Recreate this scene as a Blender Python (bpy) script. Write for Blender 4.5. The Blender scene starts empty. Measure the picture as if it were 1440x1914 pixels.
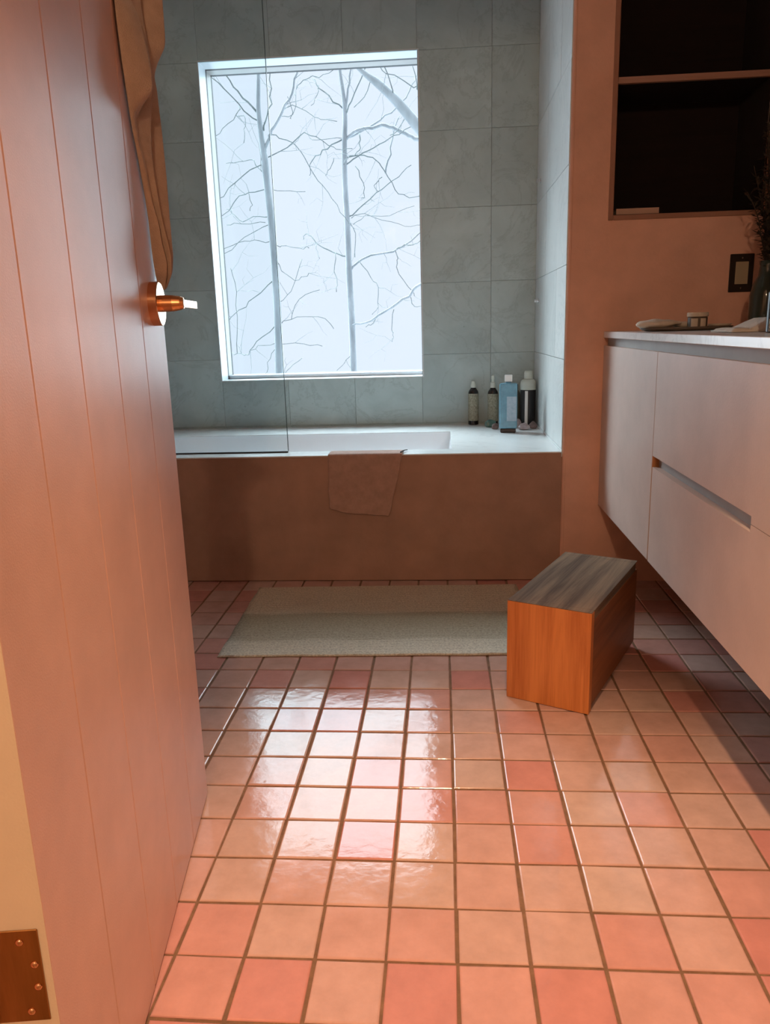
import bpy, bmesh, math, random
from mathutils import Vector, Matrix, noise as mnoise

S = bpy.context.scene
COL = S.collection
random.seed(7)

# ------------------------------------------------------------------ camera
def make_camera():
    cam = bpy.data.cameras.new('camera')
    o = bpy.data.objects.new('camera', cam)
    COL.objects.link(o)
    pitch, roll, yaw = 0.236008, -0.0291607, 0.0774656
    cy, sy = math.cos(yaw), math.sin(yaw)
    f = Vector((-sy*math.cos(pitch), cy*math.cos(pitch), -math.sin(pitch)))
    r = Vector((cy, sy, 0))
    u = r.cross(f)
    r2 = math.cos(roll)*r + math.sin(roll)*u
    u2 = -math.sin(roll)*r + math.cos(roll)*u
    m = Matrix((r2, u2, -f)).transposed().to_4x4()
    m.translation = Vector((-0.01588, -0.99830, 0.96532))
    o.matrix_world = m
    cam.sensor_fit = 'VERTICAL'
    cam.sensor_height = 24.0
    cam.lens = 24.0*1431.095/1914.0
    cam.clip_start = 0.02
    S.camera = o
make_camera()

# ------------------------------------------------------------------ world, sun, lamps, exposure
W = bpy.data.worlds.new('sky'); S.world = W; W.use_nodes = True
wn = W.node_tree.nodes['Background']
wn.inputs[0].default_value = (0.82, 0.93, 1.07, 1)
wn.inputs[1].default_value = 1.0

def lamp(kind, name, loc, energy, color, aim=None, **kw):
    l = bpy.data.lights.new(name, kind); l.energy = energy; l.color = color
    for k, v in kw.items(): setattr(l, k, v)
    o = bpy.data.objects.new(name, l); COL.objects.link(o); o.location = loc
    if aim is not None:
        o.rotation_euler = (Vector(aim)-Vector(loc)).to_track_quat('-Z', 'Y').to_euler()
    return o
DAY = (0.74, 0.92, 1.0)
WARM = (1.0, 0.64, 0.39)
# two added sun lamps boosting the daylight: one from the left, one broad
lamp('SUN', 'added_daylight_left', (-4.70, 6.13, 8.42), 13.0, DAY, aim=(0.0, 2.96, 1.43), angle=math.radians(56))
lamp('SUN', 'added_daylight_broad', (0, 7.0, 5.0), 13.5, DAY, aim=(0.0, 2.0, 2.1), angle=math.radians(120))
# recessed warm downlight in the bathroom ceiling
lamp('SPOT', 'downlight_beam', (0.12, -0.20, 2.41), 225.0, WARM, aim=(0.10, -0.10, 0.0),
     spot_size=math.radians(56), spot_blend=0.95, shadow_soft_size=0.035)
# warm ceiling lamp in the hall behind the camera
lamp('POINT', 'hall_lamp', (-0.08, -2.2, 2.0), 60.0, (1.0, 0.68, 0.42), shadow_soft_size=0.05)

S.view_settings.view_transform = 'Standard'
S.view_settings.look = 'None'
S.view_settings.exposure = 0.0
S.view_settings.gamma = 1.0
S.view_settings.use_curve_mapping = False

# ------------------------------------------------------------------ materials
def nodes_of(m):
    m.use_nodes = True
    nt = m.node_tree
    return nt, nt.nodes['Principled BSDF'], nt.nodes['Material Output']

def N(nt, t, **inp):
    n = nt.nodes.new(t)
    for k, v in inp.items(): n.inputs[k].default_value = v
    return n

def base(name, col, rough=0.6, metal=0.0, ior=1.5, var=0.0, vscale=8.0, bump=0.0, bscale=200.0,
         stretch=(1, 1, 1), col2=None, coord='Object', sheen=0.0, trans=0.0, rvar=0.0):
    m = bpy.data.materials.new(name)
    nt, b, out = nodes_of(m)
    b.inputs['Base Color'].default_value = (*col, 1)
    b.inputs['Roughness'].default_value = rough
    b.inputs['Metallic'].default_value = metal
    b.inputs['IOR'].default_value = ior
    if sheen: b.inputs['Sheen Weight'].default_value = sheen
    if trans: b.inputs['Transmission Weight'].default_value = trans
    tc = nt.nodes.new('ShaderNodeTexCoord')
    mp = nt.nodes.new('ShaderNodeMapping')
    mp.inputs['Scale'].default_value = stretch
    nt.links.new(tc.outputs[coord], mp.inputs['Vector'])
    if var or col2:
        nz = N(nt, 'ShaderNodeTexNoise', Scale=vscale, Detail=5.0, Roughness=0.6)
        nt.links.new(mp.outputs[0], nz.inputs['Vector'])
        cr = nt.nodes.new('ShaderNodeValToRGB')
        c2 = col2 if col2 else tuple(c*(1-var) for c in col)
        c1 = col if col2 else tuple(min(1, c*(1+var*0.5)) for c in col)
        cr.color_ramp.elements[0].position = 0.32; cr.color_ramp.elements[0].color = (*c2, 1)
        cr.color_ramp.elements[1].position = 0.68; cr.color_ramp.elements[1].color = (*c1, 1)
        nt.links.new(nz.outputs['Fac'], cr.inputs[0])
        nt.links.new(cr.outputs[0], b.inputs['Base Color'])
        if rvar:
            mr = N(nt, 'ShaderNodeMapRange'); mr.inputs[3].default_value = rough-rvar; mr.inputs[4].default_value = rough+rvar
            nt.links.new(nz.outputs['Fac'], mr.inputs[0]); nt.links.new(mr.outputs[0], b.inputs['Roughness'])
    if bump:
        nb = N(nt, 'ShaderNodeTexNoise', Scale=bscale, Detail=3.0)
        nt.links.new(mp.outputs[0], nb.inputs['Vector'])
        bp = N(nt, 'ShaderNodeBump', Strength=bump, Distance=0.002)
        nt.links.new(nb.outputs['Fac'], bp.inputs['Height'])
        nt.links.new(bp.outputs[0], b.inputs['Normal'])
    return m

PITCH_X, PITCH_Y = 0.113, 0.11639

def floor_tile_mat():
    m = bpy.data.materials.new('terracotta_tile')
    nt, b, out = nodes_of(m)
    geo = nt.nodes.new('ShaderNodeNewGeometry')
    sep = nt.nodes.new('ShaderNodeSeparateXYZ'); nt.links.new(geo.outputs['Position'], sep.inputs[0])
    cmb = nt.nodes.new('ShaderNodeCombineXYZ')
    for ax, p in (('X', PITCH_X), ('Y', PITCH_Y)):
        d = nt.nodes.new('ShaderNodeMath'); d.operation = 'DIVIDE'; d.inputs[1].default_value = p
        f = nt.nodes.new('ShaderNodeMath'); f.operation = 'FLOOR'
        nt.links.new(sep.outputs[ax], d.inputs[0]); nt.links.new(d.outputs[0], f.inputs[0]); nt.links.new(f.outputs[0], cmb.inputs[ax])
    wn_ = nt.nodes.new('ShaderNodeTexWhiteNoise'); wn_.noise_dimensions = '3D'
    nt.links.new(cmb.outputs[0], wn_.inputs['Vector'])
    cr = nt.nodes.new('ShaderNodeValToRGB')
    e = cr.color_ramp.elements
    e[0].position = 0.0; e[0].color = (0.55, 0.23, 0.195, 1)
    e[1].position = 1.0; e[1].color = (0.56, 0.385, 0.32, 1)
    for p, c in ((0.15, (0.57, 0.275, 0.23)), (0.4, (0.57, 0.34, 0.285)), (0.8, (0.56, 0.365, 0.305))):
        k = e.new(p); k.color = (*c, 1)
    nt.links.new(wn_.outputs['Value'], cr.inputs[0])
    nz = N(nt, 'ShaderNodeTexNoise', Scale=14.0, Detail=6.0, Roughness=0.65)
    nt.links.new(geo.outputs['Position'], nz.inputs['Vector'])
    mr = N(nt, 'ShaderNodeMapRange'); mr.inputs[1].default_value = 0.3; mr.inputs[2].default_value = 0.7
    mr.inputs[3].default_value = 0.86; mr.inputs[4].default_value = 1.08
    nt.links.new(nz.outputs['Fac'], mr.inputs[0])
    mx = nt.nodes.new('ShaderNodeMix'); mx.data_type = 'RGBA'; mx.blend_type = 'MULTIPLY'; mx.inputs[0].default_value = 1.0
    nt.links.new(cr.outputs[0], mx.inputs[6]); nt.links.new(mr.outputs[0], mx.inputs[7])
    nt.links.new(mx.outputs[2], b.inputs['Base Color'])
    b.inputs['IOR'].default_value = 1.66
    mr2 = N(nt, 'ShaderNodeMapRange'); mr2.inputs[1].default_value = 0.3; mr2.inputs[2].default_value = 0.7
    mr2.inputs[3].default_value = 0.06; mr2.inputs[4].default_value = 0.14
    nt.links.new(nz.outputs['Fac'], mr2.inputs[0]); nt.links.new(mr2.outputs[0], b.inputs['Roughness'])
    nb = N(nt, 'ShaderNodeTexNoise', Scale=38.0, Detail=5.0)
    nt.links.new(geo.outputs['Position'], nb.inputs['Vector'])
    bp = N(nt, 'ShaderNodeBump', Strength=0.22, Distance=0.002)
    nt.links.new(nb.outputs['Fac'], bp.inputs['Height']); nt.links.new(bp.outputs[0], b.inputs['Normal'])
    return m

def marble_mat(name, light, dark, vein, rough=0.35, scale=1.0):
    m = bpy.data.materials.new(name)
    nt, b, out = nodes_of(m)
    geo = nt.nodes.new('ShaderNodeNewGeometry')
    oi = nt.nodes.new('ShaderNodeObjectInfo')
    mul = nt.nodes.new('ShaderNodeMath'); mul.operation = 'MULTIPLY'; mul.inputs[1].default_value = 17.0
    nt.links.new(oi.outputs['Random'], mul.inputs[0])
    cm = nt.nodes.new('ShaderNodeCombineXYZ')
    nt.links.new(mul.outputs[0], cm.inputs[0]); nt.links.new(mul.outputs[0], cm.inputs[2])
    add = nt.nodes.new('ShaderNodeVectorMath'); add.operation = 'ADD'
    nt.links.new(geo.outputs['Position'], add.inputs[0]); nt.links.new(cm.outputs[0], add.inputs[1])
    n1 = N(nt, 'ShaderNodeTexNoise', Scale=5.0*scale, Detail=6.0, Roughness=0.62)
    n1.inputs['Distortion'].default_value = 0.6
    nt.links.new(add.outputs[0], n1.inputs['Vector'])
    cr = nt.nodes.new('ShaderNodeValToRGB')
    cr.color_ramp.elements[0].position = 0.3; cr.color_ramp.elements[0].color = (*dark, 1)
    cr.color_ramp.elements[1].position = 0.72; cr.color_ramp.elements[1].color = (*light, 1)
    nt.links.new(n1.outputs['Fac'], cr.inputs[0])
    # thin veins: ridge of a second noise
    n2 = N(nt, 'ShaderNodeTexNoise', Scale=3.2*scale, Detail=8.0, Roughness=0.66)
    n2.inputs['Distortion'].default_value = 1.2
    nt.links.new(add.outputs[0], n2.inputs['Vector'])
    s = nt.nodes.new('ShaderNodeMath'); s.operation = 'SUBTRACT'; s.inputs[1].default_value = 0.5
    a = nt.nodes.new('ShaderNodeMath'); a.operation = 'ABSOLUTE'
    nt.links.new(n2.outputs['Fac'], s.inputs[0]); nt.links.new(s.outputs[0], a.inputs[0])
    r = N(nt, 'ShaderNodeMapRange'); r.inputs[1].default_value = 0.0; r.inputs[2].default_value = 0.022
    r.inputs[3].default_value = 0.25; r.inputs[4].default_value = 0.0
    nt.links.new(a.outputs[0], r.inputs[0])
    # dark mineral specks in clusters
    n3 = N(nt, 'ShaderNodeTexNoise', Scale=26.0*scale, Detail=4.0, Roughness=0.7)
    nt.links.new(add.outputs[0], n3.inputs['Vector'])
    r3 = N(nt, 'ShaderNodeMapRange'); r3.inputs[1].default_value = 0.66; r3.inputs[2].default_value = 0.76
    r3.inputs[3].default_value = 0.0; r3.inputs[4].default_value = 0.7
    nt.links.new(n3.outputs['Fac'], r3.inputs[0])
    mxf = nt.nodes.new('ShaderNodeMath'); mxf.operation = 'MAXIMUM'
    nt.links.new(r.outputs[0], mxf.inputs[0]); nt.links.new(r3.outputs[0], mxf.inputs[1])
    # slight tone shift from tile to tile
    mr = N(nt, 'ShaderNodeMapRange'); mr.inputs[3].default_value = 0.93; mr.inputs[4].default_value = 1.05
    nt.links.new(oi.outputs['Random'], mr.inputs[0])
    tone = nt.nodes.new('ShaderNodeMix'); tone.data_type = 'RGBA'; tone.blend_type = 'MULTIPLY'; tone.inputs[0].default_value = 1.0
    nt.links.new(cr.outputs[0], tone.inputs[6]); nt.links.new(mr.outputs[0], tone.inputs[7])
    mx = nt.nodes.new('ShaderNodeMix'); mx.data_type = 'RGBA'
    nt.links.new(mxf.outputs[0], mx.inputs[0]); nt.links.new(tone.outputs[2], mx.inputs[6]); mx.inputs[7].default_value = (*vein, 1)
    nt.links.new(mx.outputs[2], b.inputs['Base Color'])
    b.inputs['Roughness'].default_value = rough
    return m

def glass_mat(name, tint, rough=0.0):
    m = bpy.data.materials.new(name)
    nt, b, out = nodes_of(m)
    nt.nodes.remove(b)
    t = nt.nodes.new('ShaderNodeBsdfTransparent'); t.inputs[0].default_value = (*tint, 1)
    g = nt.nodes.new('ShaderNodeBsdfGlossy'); g.inputs['Roughness'].default_value = rough
    f = nt.nodes.new('ShaderNodeFresnel'); f.inputs[0].default_value = 1.45
    mx = nt.nodes.new('ShaderNodeMixShader')
    gm = nt.nodes.new('ShaderNodeNewGeometry')          # reflect on the front faces only, so the thin pane never reflects internally
    iv = nt.nodes.new('ShaderNodeMath'); iv.operation = 'SUBTRACT'; iv.inputs[0].default_value = 1.0
    nt.links.new(gm.outputs['Backfacing'], iv.inputs[1])
    ff = nt.nodes.new('ShaderNodeMath'); ff.operation = 'MULTIPLY'
    nt.links.new(f.outputs[0], ff.inputs[0]); nt.links.new(iv.outputs[0], ff.inputs[1])
    nt.links.new(ff.outputs[0], mx.inputs[0]); nt.links.new(t.outputs[0], mx.inputs[1]); nt.links.new(g.outputs[0], mx.inputs[2])
    nt.links.new(mx.outputs[0], out.inputs['Surface'])
    return m

def wood_mat(name, c1, c2, axis=2, rough=0.5, scale=1.0, bump=0.25):
    m = bpy.data.materials.new(name)
    nt, b, out = nodes_of(m)
    tc = nt.nodes.new('ShaderNodeTexCoord'); mp = nt.nodes.new('ShaderNodeMapping')
    st = [14*scale]*3; st[axis] = 1.1*scale
    mp.inputs['Scale'].default_value = st
    nt.links.new(tc.outputs['Object'], mp.inputs[0])
    n1 = N(nt, 'ShaderNodeTexNoise', Scale=1.6, Detail=7.0, Roughness=0.6); n1.inputs['Distortion'].default_value = 0.8
    nt.links.new(mp.outputs[0], n1.inputs['Vector'])
    st2 = [150*scale]*3; st2[axis] = 5*scale
    mp2 = nt.nodes.new('ShaderNodeMapping'); mp2.inputs['Scale'].default_value = st2
    nt.links.new(tc.outputs['Object'], mp2.inputs[0])
    n2 = N(nt, 'ShaderNodeTexNoise', Scale=1.5, Detail=3.0)
    nt.links.new(mp2.outputs[0], n2.inputs['Vector'])
    ad = nt.nodes.new('ShaderNodeMath'); ad.operation = 'MULTIPLY_ADD'; ad.inputs[1].default_value = 0.3
    nt.links.new(n2.outputs['Fac'], ad.inputs[0]); nt.links.new(n1.outputs['Fac'], ad.inputs[2])
    cr = nt.nodes.new('ShaderNodeValToRGB')
    cr.color_ramp.elements[0].position = 0.45; cr.color_ramp.elements[0].color = (*c2, 1)
    cr.color_ramp.elements[1].position = 0.8; cr.color_ramp.elements[1].color = (*c1, 1)
    nt.links.new(ad.outputs[0], cr.inputs[0]); nt.links.new(cr.outputs[0], b.inputs['Base Color'])
    b.inputs['Roughness'].default_value = rough
    bp = N(nt, 'ShaderNodeBump', Strength=bump, Distance=0.002)
    nt.links.new(ad.outputs[0], bp.inputs['Height']); nt.links.new(bp.outputs[0], b.inputs['Normal'])
    return m

M = {}
M['tile'] = floor_tile_mat()
M['grout'] = base('brown_grout', (0.20, 0.105, 0.055), 0.9, var=0.3, vscale=30, bump=0.6, bscale=300)
M['marble_wall'] = marble_mat('grey_marble', (0.46, 0.575, 0.58), (0.36, 0.455, 0.46), (0.18, 0.225, 0.23), 0.4)
M['marble_end'] = marble_mat('pale_marble', (0.78, 0.80, 0.79), (0.68, 0.71, 0.70), (0.45, 0.49, 0.49), 0.35, 0.8)
M['marble_deck'] = marble_mat('white_marble', (0.86, 0.87, 0.86), (0.76, 0.78, 0.78), (0.42, 0.40, 0.43), 0.22, 0.8)
M['joint'] = base('pale_joint_mortar', (0.46, 0.52, 0.51), 0.9)
M['plaster'] = base('pink_plaster', (0.76, 0.44, 0.325), 0.75, var=0.14, vscale=5, bump=0.35, bscale=90)
M['apron'] = base('dimmed_tub_plaster', (0.40, 0.235, 0.17), 0.8, var=0.16, vscale=6, bump=0.35, bscale=90)  # the pink plaster toned down, dimness of the tub front put into the colour
M['ceiling'] = base('ceiling_paint', (0.62, 0.50, 0.44), 0.9, var=0.04)
M['hall'] = base('hall_paint', (0.62, 0.52, 0.42), 0.9, var=0.04)
M['hall_floor'] = wood_mat('hall_boards', (0.35, 0.2, 0.1), (0.2, 0.1, 0.05), 1)
M['enamel'] = base('white_enamel', (0.86, 0.88, 0.90), 0.12, var=0.02)
M['white_paint'] = base('white_gloss_paint', (0.66, 0.69, 0.72), 0.4, var=0.03)
M['sash'] = base('sash_paint', (0.40, 0.375, 0.36), 0.5, var=0.06, vscale=20)
M['gasket'] = base('black_gasket', (0.02, 0.022, 0.025), 0.6, var=0.1)
M['pane'] = glass_mat('window_glass', (0.99, 0.995, 1.0))
M['screen'] = glass_mat('screen_glass', (0.965, 0.99, 0.992))
M['screen_edge'] = base('glass_edge', (0.03, 0.07, 0.07), 0.3, var=0.1)
M['door'] = base('pink_door_paint', (0.70, 0.43, 0.345), 0.40, var=0.08, vscale=9, bump=0.12, bscale=420)
M['groove'] = base('door_groove_paint', (0.45, 0.21, 0.14), 0.5, var=0.1)
M['cream'] = base('cream_paint', (0.80, 0.69, 0.54), 0.6, var=0.05, bump=0.1, bscale=300)
M['copper'] = base('brushed_copper', (0.72, 0.36, 0.16), 0.26, metal=1.0, var=0.12, vscale=60, stretch=(1, 1, 0.08))
M['copper_polished'] = base('polished_copper', (0.80, 0.46, 0.27), 0.14, metal=1.0, var=0.06, vscale=25)
M['brass_plate'] = base('aged_copper_plate', (0.44, 0.235, 0.085), 0.36, metal=1.0, var=0.3, vscale=40, stretch=(1, 1, 0.1))
M['steel'] = base('polished_steel', (0.85, 0.85, 0.86), 0.12, metal=1.0, var=0.05)
M['vanity'] = base('pink_grey_laminate', (0.64, 0.50, 0.435), 0.5, var=0.08, vscale=7, bump=0.15, bscale=160)
M['carcass'] = base('shade_toned_carcass', (0.13, 0.09, 0.075), 0.7, var=0.1)  # darkened board colour, deepens the shade under the vanity
M['wall_shade'] = base('shade_toned_side_wall', (0.20, 0.115, 0.085), 0.85, var=0.1)  # plaster colour darkened to cut bounced light under the vanity
M['vanity_rail'] = base('grey_pull_rail', (0.36, 0.33, 0.31), 0.6, var=0.1)
M['ply'] = wood_mat('ply_edge', (0.55, 0.25, 0.09), (0.33, 0.13, 0.045), 2)
M['niche_shade'] = wood_mat('niche_shade_tone', (0.013, 0.005, 0.004), (0.008, 0.003, 0.0025), 0, 0.95)  # near-black tone puts the shade inside the niche into the colour
M['shelf_edge'] = wood_mat('shelf_wood', (0.42, 0.23, 0.17), (0.33, 0.17, 0.12), 0)
M['niche_trim'] = base('niche_edge_plaster', (0.36, 0.18, 0.12), 0.8, var=0.1, bump=0.3, bscale=90)
M['teak'] = wood_mat('orange_teak', (0.72, 0.27, 0.075), (0.46, 0.135, 0.03), 2, 0.45)
M['teak_side_shade'] = wood_mat('shaded_teak_side', (0.36, 0.13, 0.045), (0.20, 0.065, 0.02), 0, 0.5)
M['teak_top'] = wood_mat('grey_brown_teak_top', (0.20, 0.145, 0.10), (0.085, 0.055, 0.035), 0, 0.6, bump=0.5)
M['towel'] = base('brown_terry', (0.40, 0.285, 0.22), 0.95, var=0.12, vscale=40, bump=0.7, bscale=500, sheen=0.25)
M['cloth'] = base('mauve_terry', (0.44, 0.27, 0.21), 0.95, var=0.14, vscale=40, bump=0.8, bscale=420, sheen=0.2)
M['linen'] = base('cream_linen', (0.66, 0.56, 0.45), 0.95, var=0.1, vscale=40, bump=0.6, bscale=400)
M['hand_towel'] = base('white_terry', (0.72, 0.66, 0.58), 0.95, var=0.08, vscale=40, bump=0.8, bscale=450)
M['dark_tray'] = base('dark_stone_tray', (0.12, 0.085, 0.06), 0.5, var=0.2)
M['dark_glass'] = base('smoked_glass', (0.03, 0.045, 0.035), 0.08, ior=1.5, var=0.1)
M['dry'] = base('dried_stems', (0.05, 0.034, 0.02), 0.9, var=0.4, vscale=30)
M['black'] = base('black_plastic', (0.012, 0.012, 0.014), 0.35, var=0.1)
M['bronze'] = base('dark_bronze_plate', (0.03, 0.018, 0.013), 0.4, metal=0.3, var=0.15)
M['rocker'] = base('ivory_rocker', (0.40, 0.32, 0.21), 0.5, var=0.05)
M['amber'] = base('black_amber_glass', (0.015, 0.014, 0.014), 0.12, var=0.1)
M['paper'] = base('speckled_label', (0.40, 0.40, 0.31), 0.8, col2=(0.19, 0.18, 0.13), vscale=120)
M['white_plastic'] = base('white_plastic', (0.78, 0.78, 0.76), 0.4, var=0.03)
M['pale_plastic'] = base('pale_green_plastic', (0.60, 0.66, 0.60), 0.5, var=0.08)
M['blue'] = base('blue_bottle', (0.17, 0.36, 0.47), 0.2, var=0.18, vscale=25)
M['blue_label'] = base('pale_blue_label', (0.42, 0.52, 0.60), 0.7, col2=(0.30, 0.42, 0.52), vscale=90)
M['foot_brown'] = base('dark_brown_foot', (0.035, 0.018, 0.014), 0.4, var=0.2)
M['olive'] = base('olive_bottle', (0.12, 0.125, 0.10), 0.3, var=0.2)
M['green_stone'] = base('green_stone', (0.10, 0.20, 0.17), 0.3, var=0.5, vscale=40)
M['brown_stone'] = base('brown_stone', (0.20, 0.13, 0.115), 0.5, var=0.4, vscale=40)
M['pink_stone'] = base('pink_quartz', (0.42, 0.33, 0.33), 0.3, var=0.35, vscale=40)
M['book'] = base('pale_book', (0.55, 0.36, 0.27), 0.7, var=0.06)
M['pages'] = base('book_pages', (0.62, 0.50, 0.40), 0.9, var=0.1, vscale=200, stretch=(1, 1, 12))
M['bark'] = base('pale_bark', (0.36, 0.38, 0.40), 0.95, var=0.3, vscale=9, stretch=(1, 1, 0.3), bump=0.4, bscale=30)
M['twig'] = base('branch_bark', (0.21, 0.235, 0.235), 0.95, var=0.25, vscale=9)
M['fine_twig'] = base('fine_twig_bark', (0.30, 0.33, 0.335), 0.95, var=0.2, vscale=9)
M['snow'] = base('snowy_ground', (0.42, 0.44, 0.47), 0.9, var=0.06, vscale=0.4)

def rug_mat():
    m = bpy.data.materials.new('woven_rug')
    nt, b, out = nodes_of(m)
    tc = nt.nodes.new('ShaderNodeTexCoord'); sp = nt.nodes.new('ShaderNodeSeparateXYZ')
    nt.links.new(tc.outputs['Object'], sp.inputs[0])
    nz = N(nt, 'ShaderNodeTexNoise', Scale=9.0, Detail=4.0)
    mp = nt.nodes.new('ShaderNodeMapping'); mp.inputs['Scale'].default_value = (0.6, 14, 1)
    nt.links.new(tc.outputs['Object'], mp.inputs[0]); nt.links.new(mp.outputs[0], nz.inputs['Vector'])
    md = nt.nodes.new('ShaderNodeMath'); md.operation = 'MULTIPLY_ADD'; md.inputs[1].default_value = 0.07
    nt.links.new(nz.outputs['Fac'], md.inputs[0]); nt.links.new(sp.outputs['Y'], md.inputs[2])
    mr = N(nt, 'ShaderNodeMapRange'); mr.inputs[1].default_value = 0.035; mr.inputs[2].default_value = 0.675
    nt.links.new(md.outputs[0], mr.inputs[0])
    cr = nt.nodes.new('ShaderNodeValToRGB'); e = cr.color_ramp.elements
    e[0].position = 0.0; e[0].color = (0.66, 0.62, 0.51, 1)
    e[1].position = 1.0; e[1].color = (0.56, 0.47, 0.345, 1)
    for p, c in ((0.16, (0.57, 0.54, 0.44)), (0.20, (0.42, 0.38, 0.29)), (0.36, (0.36, 0.32, 0.23)), (0.53, (0.33, 0.285, 0.195)), (0.56, (0.50, 0.42, 0.31))):
        k = e.new(p); k.color = (*c, 1)
    nt.links.new(mr.outputs[0], cr.inputs[0])
    n2 = N(nt, 'ShaderNodeTexNoise', Scale=160.0, Detail=2.0); nt.links.new(tc.outputs['Object'], n2.inputs['Vector'])
    r2 = N(nt, 'ShaderNodeMapRange'); r2.inputs[1].default_value = 0.3; r2.inputs[2].default_value = 0.7; r2.inputs[3].default_value = 0.72; r2.inputs[4].default_value = 1.15
    nt.links.new(n2.outputs['Fac'], r2.inputs[0])
    mx = nt.nodes.new('ShaderNodeMix'); mx.data_type = 'RGBA'; mx.blend_type = 'MULTIPLY'; mx.inputs[0].default_value = 1.0
    nt.links.new(cr.outputs[0], mx.inputs[6]); nt.links.new(r2.outputs[0], mx.inputs[7]); nt.links.new(mx.outputs[2], b.inputs['Base Color'])
    b.inputs['Roughness'].default_value = 0.95
    bp = N(nt, 'ShaderNodeBump', Strength=0.8, Distance=0.003)
    nt.links.new(n2.outputs['Fac'], bp.inputs['Height']); nt.links.new(bp.outputs[0], b.inputs['Normal'])
    return m
M['rug'] = rug_mat()

# ------------------------------------------------------------------ mesh helpers
def box(bm, x0, y0, z0, x1, y1, z1, bev=0.0, seg=1):
    vs = [bm.verts.new(p) for p in ((x0, y0, z0), (x1, y0, z0), (x1, y1, z0), (x0, y1, z0), (x0, y0, z1), (x1, y0, z1), (x1, y1, z1), (x0, y1, z1))]
    fs = [bm.faces.new([vs[i] for i in q]) for q in ((3, 2, 1, 0), (4, 5, 6, 7), (0, 1, 5, 4), (1, 2, 6, 5), (2, 3, 7, 6), (3, 0, 4, 7))]
    if bev:
        es = {e for f in fs for e in f.edges}
        bmesh.ops.bevel(bm, geom=list(es), offset=bev, segments=seg, affect='EDGES', profile=0.5)

def ob(name, bm, m, parent=None, smooth=False, loc=None, rotz=0.0):
    me = bpy.data.meshes.new(name)
    bmesh.ops.recalc_face_normals(bm, faces=bm.faces)
    bm.to_mesh(me); bm.free()
    me.materials.append(m)
    if smooth:
        me.polygons.foreach_set('use_smooth', [True]*len(me.polygons))
    o = bpy.data.objects.new(name, me); COL.objects.link(o)
    if parent is not None: o.parent = parent
    if loc is not None: o.location = loc
    if rotz: o.rotation_euler = (0, 0, rotz)
    return o

def boxo(name, dims, m, parent=None, bev=0.0, seg=1, **kw):
    bm = bmesh.new(); box(bm, *dims, bev=bev, seg=seg)
    return ob(name, bm, m, parent, **kw)

def lathe(bm, prof, seg=24, cx=0, cy=0, axis='Z', cz=0):
    rings = []
    for r, h in prof:
        ring = []
        for k in range(seg):
            a = 2*math.pi*k/seg
            p = (r*math.cos(a), r*math.sin(a), h)
            if axis == 'Y': p = (p[0], -p[2], p[1])
            if axis == 'X': p = (p[2], p[0], p[1])
            ring.append(bm.verts.new((cx+p[0], cy+p[1], cz+p[2])))
        rings.append(ring)
    for a, b in zip(rings, rings[1:]):
        for k in range(seg):
            bm.faces.new((a[k], a[(k+1) % seg], b[(k+1) % seg], b[k]))
    bm.faces.new(rings[0]); bm.faces.new(rings[-1])

def tube(bm, pts, rad, seg=6):
    pts = [Vector(p) for p in pts]
    rings = []
    for i, p in enumerate(pts):
        t = (pts[min(i+1, len(pts)-1)]-pts[max(i-1, 0)])
        if t.length < 1e-9: t = Vector((0, 0, 1))
        t.normalize()
        n = t.cross(Vector((0, 1, 0)))
        if n.length < 1e-3: n = t.cross(Vector((1, 0, 0)))
        n.normalize(); b = t.cross(n)
        rings.append([bm.verts.new(p+rad[i]*(math.cos(2*math.pi*k/seg)*n+math.sin(2*math.pi*k/seg)*b)) for k in range(seg)])
    for a, b in zip(rings, rings[1:]):
        for k in range(seg):
            bm.faces.new((a[k], a[(k+1) % seg], b[(k+1) % seg], b[k]))
    bm.faces.new(rings[0]); bm.faces.new(rings[-1])

def tag(o, label=None, cat=None, group=None, kind=None):
    if label: o['label'] = label
    if cat: o['category'] = cat
    if group: o['group'] = group
    if kind: o['kind'] = kind
    return o

def thing(name, label, cat, loc=(0, 0, 0), rotz=0.0, group=None, kind=None):
    o = bpy.data.objects.new(name, None); COL.objects.link(o)
    o.empty_display_size = 0.05
    o.location = loc; o.rotation_euler = (0, 0, rotz)
    return tag(o, label, cat, group, kind)

def struct(name, m, boxes, label=None, bev=0.0):
    bm = bmesh.new()
    for d in boxes: box(bm, *d, bev=bev)
    o = ob(name, bm, m)
    o['kind'] = 'structure'
    if label: o['label'] = label
    return o
# ------------------------------------------------------------------ the setting
XL, XR, XE = -1.75, 1.10, 0.425      # left wall, right wall, marble end wall of the tub alcove
YB, YT, YW, YF = 2.735, 1.85, 1.84, -0.40   # back wall, tub front, niche wall, doorway wall
ZC, ZD = 2.45, 0.501

floor = struct('floor', M['grout'], [(XL-0.1, YF-0.12, -0.10, XR+0.1, YB+0.33, -0.0025)], 'floor of square salmon terracotta tiles with brown grout')

def tile_mesh(w, d, h=0.0105, bev=0.0022):
    bm = bmesh.new()
    # bottom ring, top ring slightly inset: a pillowed edge
    zs = ((0.0, -h), (0.0, -bev), (bev*0.45, -bev*0.35), (bev*1.4, 0.0))
    rings = []
    for ins, z in zs:
        a, b = w/2-ins, d/2-ins
        rings.append([bm.verts.new(p) for p in ((-a, -b, z), (a, -b, z), (a, b, z), (-a, b, z))])
    for r0, r1 in zip(rings, rings[1:]):
        for k in range(4): bm.faces.new((r0[k], r0[(k+1) % 4], r1[(k+1) % 4], r1[k]))
    bm.faces.new(rings[-1]); bm.faces.new(rings[0])
    return bm

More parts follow.
